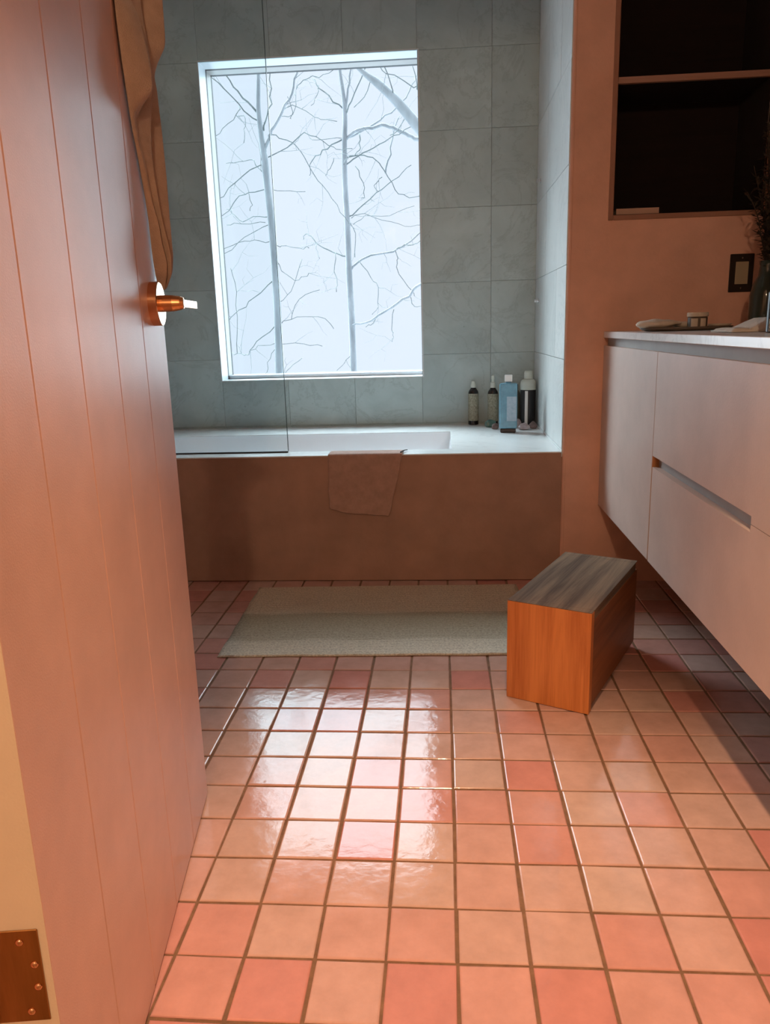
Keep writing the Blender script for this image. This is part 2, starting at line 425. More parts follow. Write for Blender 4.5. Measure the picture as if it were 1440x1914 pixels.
def build_floor_tiles():
    rnd = random.Random(3)
    bm = tile_mesh(PITCH_X-0.0055, PITCH_Y-0.0048)
    proto = bpy.data.meshes.new('floor_tile')
    bmesh.ops.recalc_face_normals(bm, faces=bm.faces); bm.to_mesh(proto); bm.free()
    proto.materials.append(M['tile'])
    rest = bmesh.new()
    n = 0
    i0, i1 = math.floor(XL/PITCH_X), math.ceil(XR/PITCH_X)
    j0, j1 = math.floor(YF/PITCH_Y), math.ceil(YW/PITCH_Y)
    for j in range(j0, j1):
        for i in range(i0, i1):
            cx, cy = (i+0.5)*PITCH_X, (j+0.5)*PITCH_Y
            rx, ry, rz = rnd.gauss(0, 0.0042), rnd.gauss(0, 0.0042), rnd.gauss(0, 0.006)
            dz = rnd.uniform(-0.0004, 0.0004)
            dx, dy = rnd.gauss(0, 0.0005), rnd.gauss(0, 0.0005)
            seen = -0.74 < cx < 0.95 and -0.32 < cy < 1.85 and not (cx < -0.56 and cy < 0.75) and not (cx > 0.45 and cy < -0.05)
            if seen and n < 298:
                o = bpy.data.objects.new('tile', proto); COL.objects.link(o)
                o.parent = floor
                o.location = (cx+dx, cy+dy, dz); o.rotation_euler = (rx, ry, rz)
                n += 1
            else:
                t = tile_mesh(PITCH_X-0.0055, PITCH_Y-0.0048)
                t.transform(Matrix.Translation((cx, cy, dz)) @ Matrix.Rotation(rz, 4, 'Z') @ Matrix.Rotation(rx, 4, 'X'))
                me = bpy.data.meshes.new('tmp'); t.to_mesh(me); t.free(); rest.from_mesh(me); bpy.data.meshes.remove(me)
    o = ob('outlying_tiles', rest, M['tile'], floor); o['kind'] = 'stuff'
build_floor_tiles()

# window opening
WX0, WX1, WZ0, WZ1 = -1.086, -0.103, 0.735, 2.145
wall_back = struct('wall_back', M['joint'], [
    (XL-0.1, YB+0.009, -0.1, WX0-0.004, YB+0.225, ZC), (WX1+0.004, YB+0.009, -0.1, XR+0.1, YB+0.225, ZC),
    (WX0-0.004, YB+0.009, -0.1, WX1+0.004, YB+0.225, WZ0-0.004), (WX0-0.004, YB+0.009, WZ1+0.004, WX1+0.004, YB+0.225, ZC),
    # the outer skin of the wall stands back from the opening
    (XL-0.1, YB+0.225, -0.1, WX0-0.20, YB+0.33, ZC), (WX1+0.12, YB+0.225, -0.1, XR+0.1, YB+0.33, ZC),
    (WX0-0.20, YB+0.225, -0.1, WX1+0.12, YB+0.33, WZ0-0.12), (WX0-0.20, YB+0.225, WZ1+0.18, WX1+0.12, YB+0.33, ZC)],
    'back wall of square grey marble tiles around the window')
PM = 0.3265
XJ = [-0.107+PM*k for k in range(-6, 3)]
ZJ = [0.836+PM*k for k in range(-2, 6)]
def marble_tiles():
    g = 0.0005
    for xa, xb in zip(XJ, XJ[1:]):
        xa2, xb2 = max(xa, XL), min(xb, XE)
        if xb2-xa2 < 0.02: continue
        for za, zb in zip(ZJ, ZJ[1:]):
            za2, zb2 = max(za, ZD-0.02), min(zb, ZC)
            if zb2-za2 < 0.012: continue
            if xa2 > WX0-0.02 and xb2 < WX1+0.02:          # column over / under the window
                if za2 < WZ0 and zb2 > WZ0: zb2 = WZ0
                elif za2 >= WZ0-0.01 and zb2 <= WZ1+0.01: continue
            boxo('marble_tile', (xa2+g, YB+random.uniform(-0.0006, 0.0006), za2+g, xb2-g, YB+0.0095, zb2-g), M['marble_wall'], wall_back, bev=0.0007)
marble_tiles()

win = thing('window_1', 'tall picture window with a deep white reveal looking onto bare winter trees', None, (0, 0, 0), kind='structure')
del win['label']
win['label'] = 'tall picture window with a deep white reveal looking onto bare trees'
def window():
    def ring(name, y0, y1, m, t, grow=0.0):
        bm = bmesh.new(); e = 0.0
        a0, a1, b0, b1 = WX0-grow, WX1+grow, WZ0-grow, WZ1+grow
        box(bm, a0-t, y0, b0-t, a0, y1, b1+t); box(bm, a1, y0, b0-t, a1+t, y1, b1+t)
        box(bm, a0, y0, b0-t, a1, y1, b0); box(bm, a0, y0, b1, a1, y1, b1+t)
        return ob(name, bm, m, win)
    ring('reveal_lining', YB-0.001, YB+0.106, M['white_paint'], 0.0035)
    ring('shadow_strip', YB+0.106, YB+0.126, M['gasket'], 0.0035)  # black ring drawn in place of the shade in the frame joint
    ring('window_frame', YB+0.126, YB+0.190, M['sash'], 0.0035)
    ring('gasket', YB+0.190, YB+0.213, M['gasket'], 0.0035)
    boxo('sill_board', (WX0, YB+0.119, WZ0, WX1, YB+0.205, WZ0+0.018), M['white_paint'], win, bev=0.002)
    boxo('pane', (WX0-0.003, YB+0.214, WZ0-0.003, WX1+0.003, YB+0.222, WZ1+0.003), M['pane'], win)
window()

wall_alcove = struct('wall_alcove', M['joint'], [(XE+0.009, YW+0.012, 0.0, XE+0.03, YB+0.009, ZC)], 'marble end wall of the tub alcove')
for ya, yb in ((YW+0.006, YB-2*PM), (YB-2*PM, YB-PM), (YB-PM, YB+0.008)):
    for za, zb in zip(ZJ, ZJ[1:]):
        za2, zb2 = max(za, ZD-0.02), min(zb, ZC)
        if zb2-za2 < 0.012: continue
        boxo('marble_tile', (XE+random.uniform(-0.0006, 0.0006), ya+0.001, za2+0.0009, XE+0.0095, yb-0.001, zb2-0.0009), M['marble_end'], wall_alcove, bev=0.0007)

NX0, NX1, NZ0, NZ1 = 0.578, 1.075, 1.318, 2.26
wall_niche = struct('wall_niche', M['plaster'], [
    (XE+0.012, YW, 0.0, NX0, YW+0.30, ZC), (NX1, YW, 0.0, XR, YW+0.30, ZC),
    (NX0, YW, 0.0, NX1, YW+0.30, NZ0), (NX0, YW, NZ1, NX1, YW+0.30, ZC),
    (XE+0.032, YW+0.30, 0.0, XR, YB, ZC)], 'pink plaster wall with a recessed niche beside the tub')
bm = bmesh.new()   # rounded plaster corner beside the marble
lathe(bm, [(0.0085, 0.0), (0.0085, ZC)], 14, XE+0.0115, YW+0.0075)
o = ob('corner_bead', bm, M['plaster'], wall_niche, smooth=False)
bm = bmesh.new()
box(bm, NX0, YW+0.285, NZ0, NX1, YW+0.298, NZ1)
box(bm, NX0, YW+0.016, NZ0, NX0+0.004, YW+0.285, NZ1); box(bm, NX1-0.004, YW+0.016, NZ0, NX1, YW+0.285, NZ1)
box(bm, NX0+0.004, YW+0.016, NZ0, NX1-0.004, YW+0.285, NZ0+0.003); box(bm, NX0+0.004, YW+0.016, NZ1-0.004, NX1-0.004, YW+0.285, NZ1)
o = ob('niche_shade_lining', bm, M['niche_shade'], wall_niche); o['label'] = 'near-black lining carrying the shade of the niche'
bm = bmesh.new()
t = 0.017
box(bm, NX0-t, YW-0.004, NZ0-t, NX0, YW+0.016, NZ1+t, bev=0.002); box(bm, NX1, YW-0.004, NZ0-t, NX1+t, YW+0.016, NZ1+t, bev=0.002)
box(bm, NX0, YW-0.004, NZ0-t, NX1, YW+0.016, NZ0, bev=0.002); box(bm, NX0, YW-0.004, NZ1, NX1, YW+0.016, NZ1+t, bev=0.002)
ob('niche_edge', bm, M['niche_trim'], wall_niche)

struct('wall_left', M['plaster'], [(XL-0.1, YF-0.12, -0.1, XL, YB+0.009, ZC)])
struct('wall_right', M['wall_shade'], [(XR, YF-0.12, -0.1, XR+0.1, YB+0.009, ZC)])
struct('wall_front', M['plaster'], [(XL, YF-0.12, 0.0, -0.50, YF, ZC), (0.45, YF-0.12, 0.0, XR, YF, ZC), (-0.50, YF-0.12, 2.07, 0.45, YF, ZC)])
struct('ceiling', M['ceiling'], [(XL-0.1, YF-0.12, ZC, XR+0.1, YB+0.33, ZC+0.1)])
# hall the picture is taken from
struct('floor_hall', M['hall_floor'], [(-1.3, -3.2, -0.1, 1.3, YF-0.12, -0.004)])
struct('wall_hall', M['hall'], [(-1.4, -3.2, -0.1, -1.3, YF-0.12, ZC), (1.3, -3.2, -0.1, 1.4, YF-0.12, ZC), (-1.4, -3.3, -0.1, 1.4, -3.2, ZC)])
struct('ceiling_hall', M['ceiling'], [(-1.4, -3.3, ZC, 1.4, YF-0.12, ZC+0.1)])

# ------------------------------------------------------------------ the bathtub
tub = thing('bathtub', 'built-in bathtub with a brown-pink plaster front and white marble deck under the window', 'bathtub', (-0.66, YT, 0))
def T(name, boxes, m, bev=0.0, smooth=False):
    bm = bmesh.new()
    for d in boxes: box(bm, d[0]+0.66, d[1]-YT, d[2], d[3]+0.66, d[4]-YT, d[5], bev=bev)
    return ob(name, bm, m, tub, smooth)
X0 = XL+0.002; BX0, BX1, BY0, BY1 = -1.55, 0.022, 1.955, 2.472
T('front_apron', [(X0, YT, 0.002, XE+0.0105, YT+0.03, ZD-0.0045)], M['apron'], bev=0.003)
T('deck', [(X0, YT-0.001, ZD-0.0045, XE-0.001, BY0, ZD), (X0, BY1, ZD-0.0045, XE-0.001, YB-0.002, ZD), (X0, BY0, ZD-0.0045, BX0, BY1, ZD), (BX1, BY0, ZD-0.0045, XE-0.001, BY1, ZD)], M['marble_deck'])
def basin():
    bm = bmesh.new()
    def loop(ins, z, n=6, rad=0.06):
        a0, a1, b0, b1 = BX0-0.012+ins+.66, BX1+0.006-ins+.66, BY0-0.006+ins*0.8-YT, BY1+0.006-ins*0.8-YT
        r = rad; vs = []
        for (cx, cy, s) in ((a1-r, b1-r, 0), (a0+r, b1-r, 1), (a0+r, b0+r, 2), (a1-r, b0+r, 3)):
            for k in range(n+1):
                a = math.pi/2*(s+k/n); vs.append(bm.verts.new((cx+r*math.cos(a), cy+r*math.sin(a), z)))
        return vs
    L = [loop(0.0, ZD-0.005, rad=0.02), loop(0.006, ZD-0.03, rad=0.025), loop(0.014, ZD-0.10), loop(0.03, 0.22), loop(0.06, 0.13, rad=0.08), loop(0.12, 0.10, rad=0.09)]
    for a, b in zip(L, L[1:]):
        for k in range(len(a)): bm.faces.new((a[k], a[(k+1) % len(a)], b[(k+1) % len(a)], b[k]))
    bm.faces.new(L[-1])
    ob('basin', bm, M['enamel'], tub, smooth=True)['label'] = 'white enamel basin'
basin()

scr = thing('shower_screen', 'clear fixed glass shower screen standing on the left of the tub rim', 'glass screen', (-1.18, 1.936, ZD))
SX0, SX1 = XL+0.003, -0.617
boxo('glass_panel', (SX0+1.18, -0.004, 0.006, SX1+1.18, 0.004, 1.94), M['screen'], scr)
boxo('edge_strip', (SX1+1.18+0.0002, -0.004, 0.006, SX1+1.18+0.002, 0.004, 1.94), M['screen_edge'], scr)['label'] = 'dark green polished edge of the glass'
boxo('bottom_seal', (SX0+1.18, -0.003, 0.0, SX1+1.18, 0.003, 0.0058), M['gasket'], scr)

# ------------------------------------------------------------------ the door
ANG = math.radians(97.851)
door = thing('door_1', None, None, (-0.414, -0.382, 0.008), ANG, kind='structure')
door['label'] = 'open pink door of five vertical boards with a copper lever'
DW, DT, DH = 0.8125, 0.060, 2.03
boxo('door_core', (0.0, 0.004, 0.0, DW, DT, DH), M['cream'], door, bev=0.0008)['label'] = 'cream painted door edge'
boxo('edge_lipping', (-0.0008, 0.0004, 0.0, -0.0001, DT, DH), M['cream'], door)['label'] = 'cream painted edge'
boxo('groove_backing', (0.002, 0.0030, 0.001, DW-0.001, 0.0041, DH-0.001), M['groove'], door)
cuts = [0.0, 0.1565, 0.3172, 0.4807, 0.6475, DW]
for a, b in zip(cuts, cuts[1:]):
    bm = bmesh.new()
    g0 = 0.0 if a == 0 else 0.0008; g1 = 0.0 if b == DW else 0.0008
    x0, x1 = a+g0, b-g1; c = 0.0014
    cs = [(x0, 0.0031), (x0, c if g0 else 0.0006), (x0+(c if g0 else 0.0006), 0.0), (x1-(c if g1 else 0.0006), 0.0), (x1, c if g1 else 0.0006), (x1, 0.0031)]
    lo = [bm.verts.new((x, y, 0)) for x, y in cs]; hi = [bm.verts.new((x, y, DH)) for x, y in cs]
    for k in range(6): bm.faces.new((lo[k], lo[(k+1) % 6], hi[(k+1) % 6], hi[k]))
    bm.faces.new(lo); bm.faces.new(hi)
    ob('board', bm, M['door'], door)
def hinge(z0):
    h = bpy.data.objects.new('hinge', None); COL.objects.link(h); h.parent = door; h.location = (0, 0, z0)
    h['label'] = 'copper butt hinge on the door edge'
    boxo('hinge_leaf', (-0.0028, 0.0078, 0.0, -0.0009, 0.0595, 0.109), M['brass_plate'], h, bev=0.0006)
    bm = bmesh.new(); lathe(bm, [(0.0075, 0.0), (0.0075, 0.109)], 16, -0.004, 0.066)
    ob('hinge_knuckle', bm, M['brass_plate'], h, smooth=False)
    for y, z in ((0.0262, 0.0957), (0.0150, 0.0685), (0.0147, 0.0418), (0.0250, 0.0125)):
        bm = bmesh.new(); lathe(bm, [(0.0042, 0.0), (0.0042, 0.0006), (0.0034, 0.0017), (0.0018, 0.0024), (0.0003, 0.0026)], 14)
        bm.transform(Matrix.Translation((-0.0028, y, z)) @ Matrix.Rotation(-math.pi/2, 4, 'Y'))
        ob('screw', bm, M['copper_polished'], h, smooth=True)
hinge(0.2795)
def handle():
    h = bpy.data.objects.new('door_handle', None); COL.objects.link(h); h.parent = door; h.location = (0.7345, 0, 1.009)
    h['label'] = 'copper lever handle with round rose'
    bm = bmesh.new(); lathe(bm, [(0.0372, 0.0), (0.0372, 0.0142), (0.0364, 0.015), (0.0352, 0.0152)], 48, axis='Y')
    ob('rose', bm, M['copper_polished'], h)
    bm = bmesh.new(); lathe(bm, [(0.0142, 0.0152), (0.0138, 0.035), (0.0118, 0.048), (0.0095, 0.0535), (0.006, 0.0545)], 28, axis='Y')
    ob('handle_neck', bm, M['copper'], h)
    bm = bmesh.new()
    P = [(-0.008, -0.040, 0.0), (0.0, -0.0485, 0.0), (0.03, -0.0502, 0.0), (0.08, -0.0525, 0.0), (0.128, -0.0550, 0.0)]
    rings = []
    for (x, y, z) in P:
        rings.append([bm.verts.new(q) for q in ((x, y+0.008, -0.0068), (x, y, -0.0068), (x, y, 0.0068), (x, y+0.008, 0.0068))])
    for a, b in zip(rings, rings[1:]):
        for k in range(4): bm.faces.new((a[k], a[(k+1) % 4], b[(k+1) % 4], b[k]))
    bm.faces.new(rings[0]); bm.faces.new(rings[-1])
    bmesh.ops.bevel(bm, geom=bm.edges[:], offset=0.0009, segments=1, affect='EDGES')
    ob('lever', bm, M['copper_polished'], h)
handle()

# towel hung over the door's far edge: pleated cloth, rows top to bottom; (x along the door, outward, z)
def door_towel():
    rows = [
        # left edge             front fold             middle fold            right edge
        [(0.640, 0.006, 1.79), (0.655, 0.040, 1.79), (0.68, 0.050, 1.80), (0.70, 0.045, 1.81)],
        [(0.645, 0.004, 1.62), (0.690, 0.024, 1.64), (0.735, 0.034, 1.66), (0.775, 0.058, 1.68)],
        [(0.655, 0.004, 1.455), (0.700, 0.0165, 1.472), (0.745, 0.0265, 1.488), (0.79, 0.0555, 1.505)],
        [(0.655, 0.004, 1.426), (0.700, 0.0300, 1.442), (0.745, 0.0270, 1.458), (0.79, 0.0550, 1.473)],
        [(0.661, 0.004, 1.388), (0.700, 0.0375, 1.401), (0.745, 0.0320, 1.415), (0.79, 0.0540, 1.429)],
        [(0.664, 0.004, 1.367), (0.700, 0.0410, 1.377), (0.745, 0.0325, 1.391), (0.79, 0.0370, 1.404)],
        [(0.670, 0.004, 1.350), (0.700, 0.0425, 1.358), (0.745, 0.0340, 1.372), (0.79, 0.0275, 1.384)],
        [(0.674, 0.004, 1.328), (0.700, 0.0410, 1.335), (0.745, 0.0330, 1.348), (0.79, 0.0305, 1.359)],
        [(0.679, 0.004, 1.311), (0.700, 0.0250, 1.316), (0.745, 0.0290, 1.327), (0.79, 0.0315, 1.339)],
        [(0.684, 0.004, 1.292), (0.702, 0.0095, 1.296), (0.745, 0.0260, 1.307), (0.79, 0.0325, 1.318)],
        [(0.693, 0.004, 1.271), (0.708, 0.0100, 1.272), (0.745, 0.0235, 1.282), (0.79, 0.0335, 1.292)],
        [(0.709, 0.005, 1.243), (0.722, 0.0130, 1.241), (0.747, 0.0215, 1.249), (0.79, 0.0340, 1.258)],
        [(0.722, 0.005, 1.211), (0.732, 0.0140, 1.208), (0.748, 0.0225, 1.216), (0.79, 0.0345, 1.223)],
        [(0.736, 0.008, 1.180), (0.742, 0.0160, 1.175), (0.750, 0.0245, 1.182), (0.79, 0.0340, 1.188)],
        [(0.745, 0.012, 1.148), (0.748, 0.0200, 1.142), (0.752, 0.0280, 1.147), (0.79, 0.0335, 1.153)],
        [(0.746, 0.015, 1.115), (0.750, 0.0240, 1.108), (0.753, 0.0335, 1.113), (0.79, 0.0330, 1.117)],
        [(0.750, 0.016, 1.088), (0.753, 0.0270, 1.083), (0.756, 0.0370, 1.086), (0.79, 0.0325, 1.090)],
        [(0.758, 0.015, 1.061), (0.759, 0.0250, 1.057), (0.761, 0.0330, 1.060), (0.79, 0.0280, 1.063)],
        [(0.768, 0.013, 1.048), (0.769, 0.0190, 1.044), (0.770, 0.0240, 1.046), (0.79, 0.0210, 1.049)],
        [(0.776, 0.010, 1.037), (0.777, 0.0130, 1.034), (0.778, 0.0160, 1.035), (0.786, 0.0140, 1.037)]]
    # subdivide the rows, smooth a little in between
    fine = []
    for a, b in zip(rows, rows[1:]):
        for k in range(4):
            t = k/4; fine.append([tuple(p+(q-p)*t for p, q in zip(u, v)) for u, v in zip(a, b)])
    fine.append(rows[-1])
    for _ in range(1):
        fine = [fine[0]]+[[tuple((p+2*q+r)/4 for p, q, r in zip(u, v, w)) for u, v, w in zip(fine[i-1], fine[i], fine[i+1])] for i in range(1, len(fine)-1)]+[fine[-1]]
    bm = bmesh.new(); grid = []
    def mid(a, b, t, dy=0.0): return (a[0]+(b[0]-a[0])*t, a[1]+(b[1]-a[1])*t+dy, a[2]+(b[2]-a[2])*t)
    for i, (Lp, A, B, R) in enumerate(fine):
        wv = 0.0015*math.sin(i*0.7)
        fa = max(0.0, min(1.0, (A[1]-0.012)/0.022))
        ua = (A[0]+0.008+0.012*fa, A[1]-0.002-0.024*fa, A[2])
        fb = max(0.0, min(1.0, (B[1]-0.015)/0.012))
        ub = (B[0]+0.012, B[1]-0.002-0.012*fb, B[2])
        c = [(Lp[0]+0.004, 0.0035, Lp[2]), (Lp[0], max(Lp[1], 0.0042), Lp[2]), mid(Lp, A, 0.35, 0.004+0.004*fa), mid(Lp, A, 0.75, 0.003*fa+wv), A, (A[0]+0.003, A[1]-0.003, A[2]), ua,
             mid(ua, B, 0.55, -wv), B, (B[0]+0.003, B[1]-0.003, B[2]), ub, mid(ub, R, 0.4, wv), mid(ub, R, 0.8, 0.003), R, (R[0]+0.006, R[1]*0.6, R[2]), (R[0]+0.002, 0.0045, R[2])]
        # keep the column order from left to right on the way out
        grid.append([bm.verts.new((x, -max(y, 0.0035), z-0.008)) for x, y, z in c])
    for a, b in zip(grid, grid[1:]):
        for k in range(len(a)-1): bm.faces.new((a[k], a[k+1], b[k+1], b[k]))
    o = ob('bath_towel', bm, M['towel'], None, smooth=True)
    o.matrix_world = Matrix.Translation((-0.414, -0.382, 0.016)) @ Matrix.Rotation(ANG, 4, 'Z')
    ss = o.modifiers.new('subdivide', 'SUBSURF'); ss.levels = 2; ss.render_levels = 2
    tag(o, 'brown terry bath towel hanging in folds on the pink door above the lever', 'towel')
    return o
door_towel()
bm = bmesh.new()
tube(bm, [(0.67, 0.002, 1.80), (0.67, -0.030, 1.80), (0.67, -0.055, 1.812), (0.67, -0.058, 1.84)], [0.007]*4, 10)
ob('hook', bm, M['copper'], door, smooth=True)

# ------------------------------------------------------------------ vanity
VX, VY0, VY1 = 0.563, -0.02, YW-0.002
van = thing('vanity_cabinet', 'wall-hung pink-grey vanity cabinet with slot-pull drawers', 'cabinet', (VX, VY0, 0.301))
def V(name, boxes, m, bev=0.0):
    bm = bmesh.new()
    for d in boxes: box(bm, d[0]-VX, d[1]-VY0, d[2]-0.301, d[3]-VX, d[4]-VY0, d[5]-0.301, bev=bev)
    return ob(name, bm, m, van)
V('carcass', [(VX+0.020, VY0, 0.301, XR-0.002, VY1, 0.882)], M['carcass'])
V('door_panel', [(VX, 1.1405, 0.3005, VX+0.0188, VY1, 0.882)], M['vanity'], 0.0008)['label'] = 'plain cabinet door at the far end'
V('ply_edge', [(VX+0.0006, 1.1372, 0.3008, VX+0.0188, 1.1400, 0.8815)], M['ply'])['label'] = 'orange plywood edge'
d1 = V('drawer_front', [(VX, 0.0, 0.6015, VX+0.0188, 1.1357, 0.882), (VX, 0.0, 0.5865, VX+0.0188, 0.444, 0.6015)], M['vanity'])
d2 = V('drawer_front', [(VX, 0.0, 0.3005, VX+0.0188, 1.1322, 0.5705), (VX, 0.0, 0.5705, VX+0.0188, 0.444, 0.585)], M['vanity'])
V('filler_strip', [(VX, VY0, 0.3005, VX+0.0188, -0.0015, 0.882)], M['vanity'])
V('slot_back', [(VX+0.0188, 0.444, 0.566, VX+0.0199, 1.137, 0.606)], M['vanity_rail'])
V('pull_rail', [(VX+0.014, VY0, 0.882, VX+0.032, VY1, 0.9085)], M['vanity_rail'])['label'] = 'grey recessed rail under the worktop'
V('top_support', [(VX+0.032, VY0, 0.882, XR-0.002, VY1, 0.9085)], M['vanity'])
top = boxo('countertop', (VX-0.002, VY0, 0.909, XR-0.001, VY1, 0.9305), M['marble_deck'], None, bev=0.0015)
tag(top, 'thin white marble worktop lying on the vanity cabinet', 'countertop')
ZT = 0.931

# things on the worktop
def disc_thing(name, prof, m, loc, label, cat, sx=1.0, seg=40, rotz=0.0):
    bm = bmesh.new(); lathe(bm, prof, seg)
    bm.transform(Matrix.Diagonal((sx, 1, 1, 1)))
    o = ob(name, bm, m, None, smooth=True, loc=loc, rotz=rotz)
    return tag(o, label, cat)
tray = disc_thing('tray', [(0.070, 0.0), (0.078, 0.004), (0.082, 0.010), (0.079, 0.011), (0.072, 0.0065), (0.001, 0.0060)], M['dark_tray'], (0.742, 1.50, ZT+0.0005), 'low oval dark tray on the far end of the worktop', 'tray', sx=1.72, rotz=0.0)
def pouch():
    bm = bmesh.new()
    bmesh.ops.create_icosphere(bm, subdivisions=4, radius=1.0)
    for v in bm.verts:
        x, y, z = v.co
        n = mnoise.noise(Vector((x*2.2, y*2.2, z*2.2)))
        taper = 1.0-0.25*x
        v.co = (0.069*x, 0.034*y*taper*(1+0.1*n), 0.0135*z*(1+0.25*n)*(1.05-0.28*x) + 0.0135 + 0.003*max(0, x))
        if v.co.z < 0.0005: v.co.z = 0.0005
    o = ob('wash_cloth', bm, M['linen'], None, smooth=True, loc=(0.657, 1.492, ZT+0.0075))
    tag(o, 'cream rolled wash cloth lying on the left of the dark tray', 'cloth')
    bm = bmesh.new()
    bmesh.ops.create_icosphere(bm, subdivisions=3, radius=1.0)
    for v in bm.verts:
        x, y, z = v.co; n = mnoise.noise(Vector((x*3+5, y*3, z*3)))
        v.co = (0.030*x, 0.018*y, max(0.0003, 0.010*z*(1+0.3*n)+0.0095))
    o2 = ob('wash_cloth', bm, M['linen'], None, smooth=True, loc=(0.738, 1.528, ZT+0.0075))
    tag(o2, 'small cream crumpled cloth between the rolled cloth and the jar on the tray', 'cloth')
pouch()
def jar():
    t = thing('cream_jar', 'squat glass cream jar with a pale lid standing on the tray', 'jar', (0.775, 1.50, ZT+0.0072))
    bm = bmesh.new(); lathe(bm, [(0.026, 0.0), (0.029, 0.002), (0.029, 0.030), (0.027, 0.033)], 32)
    ob('jar_body', bm, M['dark_tray'], t, smooth=False)
    bm = bmesh.new(); lathe(bm, [(0.0305, 0.0332), (0.0312, 0.035), (0.0312, 0.044), (0.0300, 0.046)], 32)
    ob('lid', bm, M['linen'], t, smooth=False)
    for a0, a1 in ((3.75, 4.45), (4.72, 5.35)):
        bm = bmesh.new(); n = 8; q = []
        for k in range(n+1):
            a = a0+(a1-a0)*k/n
            q.append([bm.verts.new((r*math.cos(a), r*math.sin(a), z)) for r, z in ((0.0292, 0.004), (0.0292, 0.028), (0.0297, 0.028), (0.0297, 0.004))])
        for a, b in zip(q, q[1:]):
            for k in range(4): bm.faces.new((a[k], a[(k+1) % 4], b[(k+1) % 4], b[k]))
        bm.faces.new(q[0]); bm.faces.new(q[-1])
        ob('jar_label', bm, M['linen'], t)
jar()
disc_thing('dish', [(0.020, 0.0), (0.030, 0.004), (0.036, 0.010), (0.034, 0.0105), (0.028, 0.006), (0.001, 0.005)], M['linen'], (0.846, 1.51, ZT+0.0074), 'tiny cream dish on the right end of the dark tray', 'dish')
def hand_towel():
    bm = bmesh.new()
    nx, ny = 26, 14; g = []
    for j in range(ny+1):
        r = []
        for i in range(nx+1):
            u, v = i/nx, j/ny
            edge = min(1.0, min(u/0.06, (1-u)/0.06, v/0.1, (1-v)/0.1))
            h = 0.010+0.022*max(0.0, min(1.0, (u-0.22)/0.25))
            h *= (0.35+0.65*math.sqrt(max(0, min(1, edge))))
            h += 0.0025*mnoise.noise(Vector((u*6, v*5, 0)))
            r.append(bm.verts.new((0.20*(u-0.5)+0.004*mnoise.noise(Vector((v*4, 0, 3))), 0.15*(v-0.5), h)))
        g.append(r)
    for a, b in zip(g, g[1:]):
        for k in range(nx): bm.faces.new((a[k], a[k+1], b[k+1], b[k]))
    rim = [g[0][i] for i in range(nx+1)]+[g[j][nx] for j in range(1, ny+1)]+[g[ny][i] for i in range(nx-1, -1, -1)]+[g[j][0] for j in range(ny-1, 0, -1)]
    low = [bm.verts.new((v.co.x, v.co.y, 0.0002)) for v in rim]
    for k in range(len(rim)): bm.faces.new((rim[k], rim[(k+1) % len(rim)], low[(k+1) % len(low)], low[k]))
    bm.faces.new(low)
    o = ob('folded_towel', bm, M['hand_towel'], None, smooth=True, loc=(0.775, 1.0, ZT+0.0003))
    tag(o, 'off-white folded hand towel near the front edge of the worktop', 'towel')
hand_towel()
def canister():
    t = thing('tube', 'black tube with small white print at the right edge of the photo', 'tube', (0.722, 0.80, ZT))
    bm = bmesh.new(); lathe(bm, [(0.016, 0.0), (0.019, 0.002), (0.019, 0.085), (0.012, 0.098), (0.012, 0.115), (0.010, 0.117)], 28)
    ob('tube_body', bm, M['black'], t)
    rr = random.Random(2)
    bm = bmesh.new()
    for k in range(9):      # rows of tiny unreadable print
        a = math.radians(205)
        for m_ in range(4):
            a += 0.05+rr.random()*0.06
            if rr.random() < 0.25: continue
            x, y = 0.0192*math.cos(a), 0.0192*math.sin(a)
            box(bm, x-0.0011, y-0.0004, 0.003+k*0.0034, x+0.0011, y+0.0004, 0.0048+k*0.0034)
    ob('print', bm, M['white_plastic'], t)['label'] = 'white print'
canister()
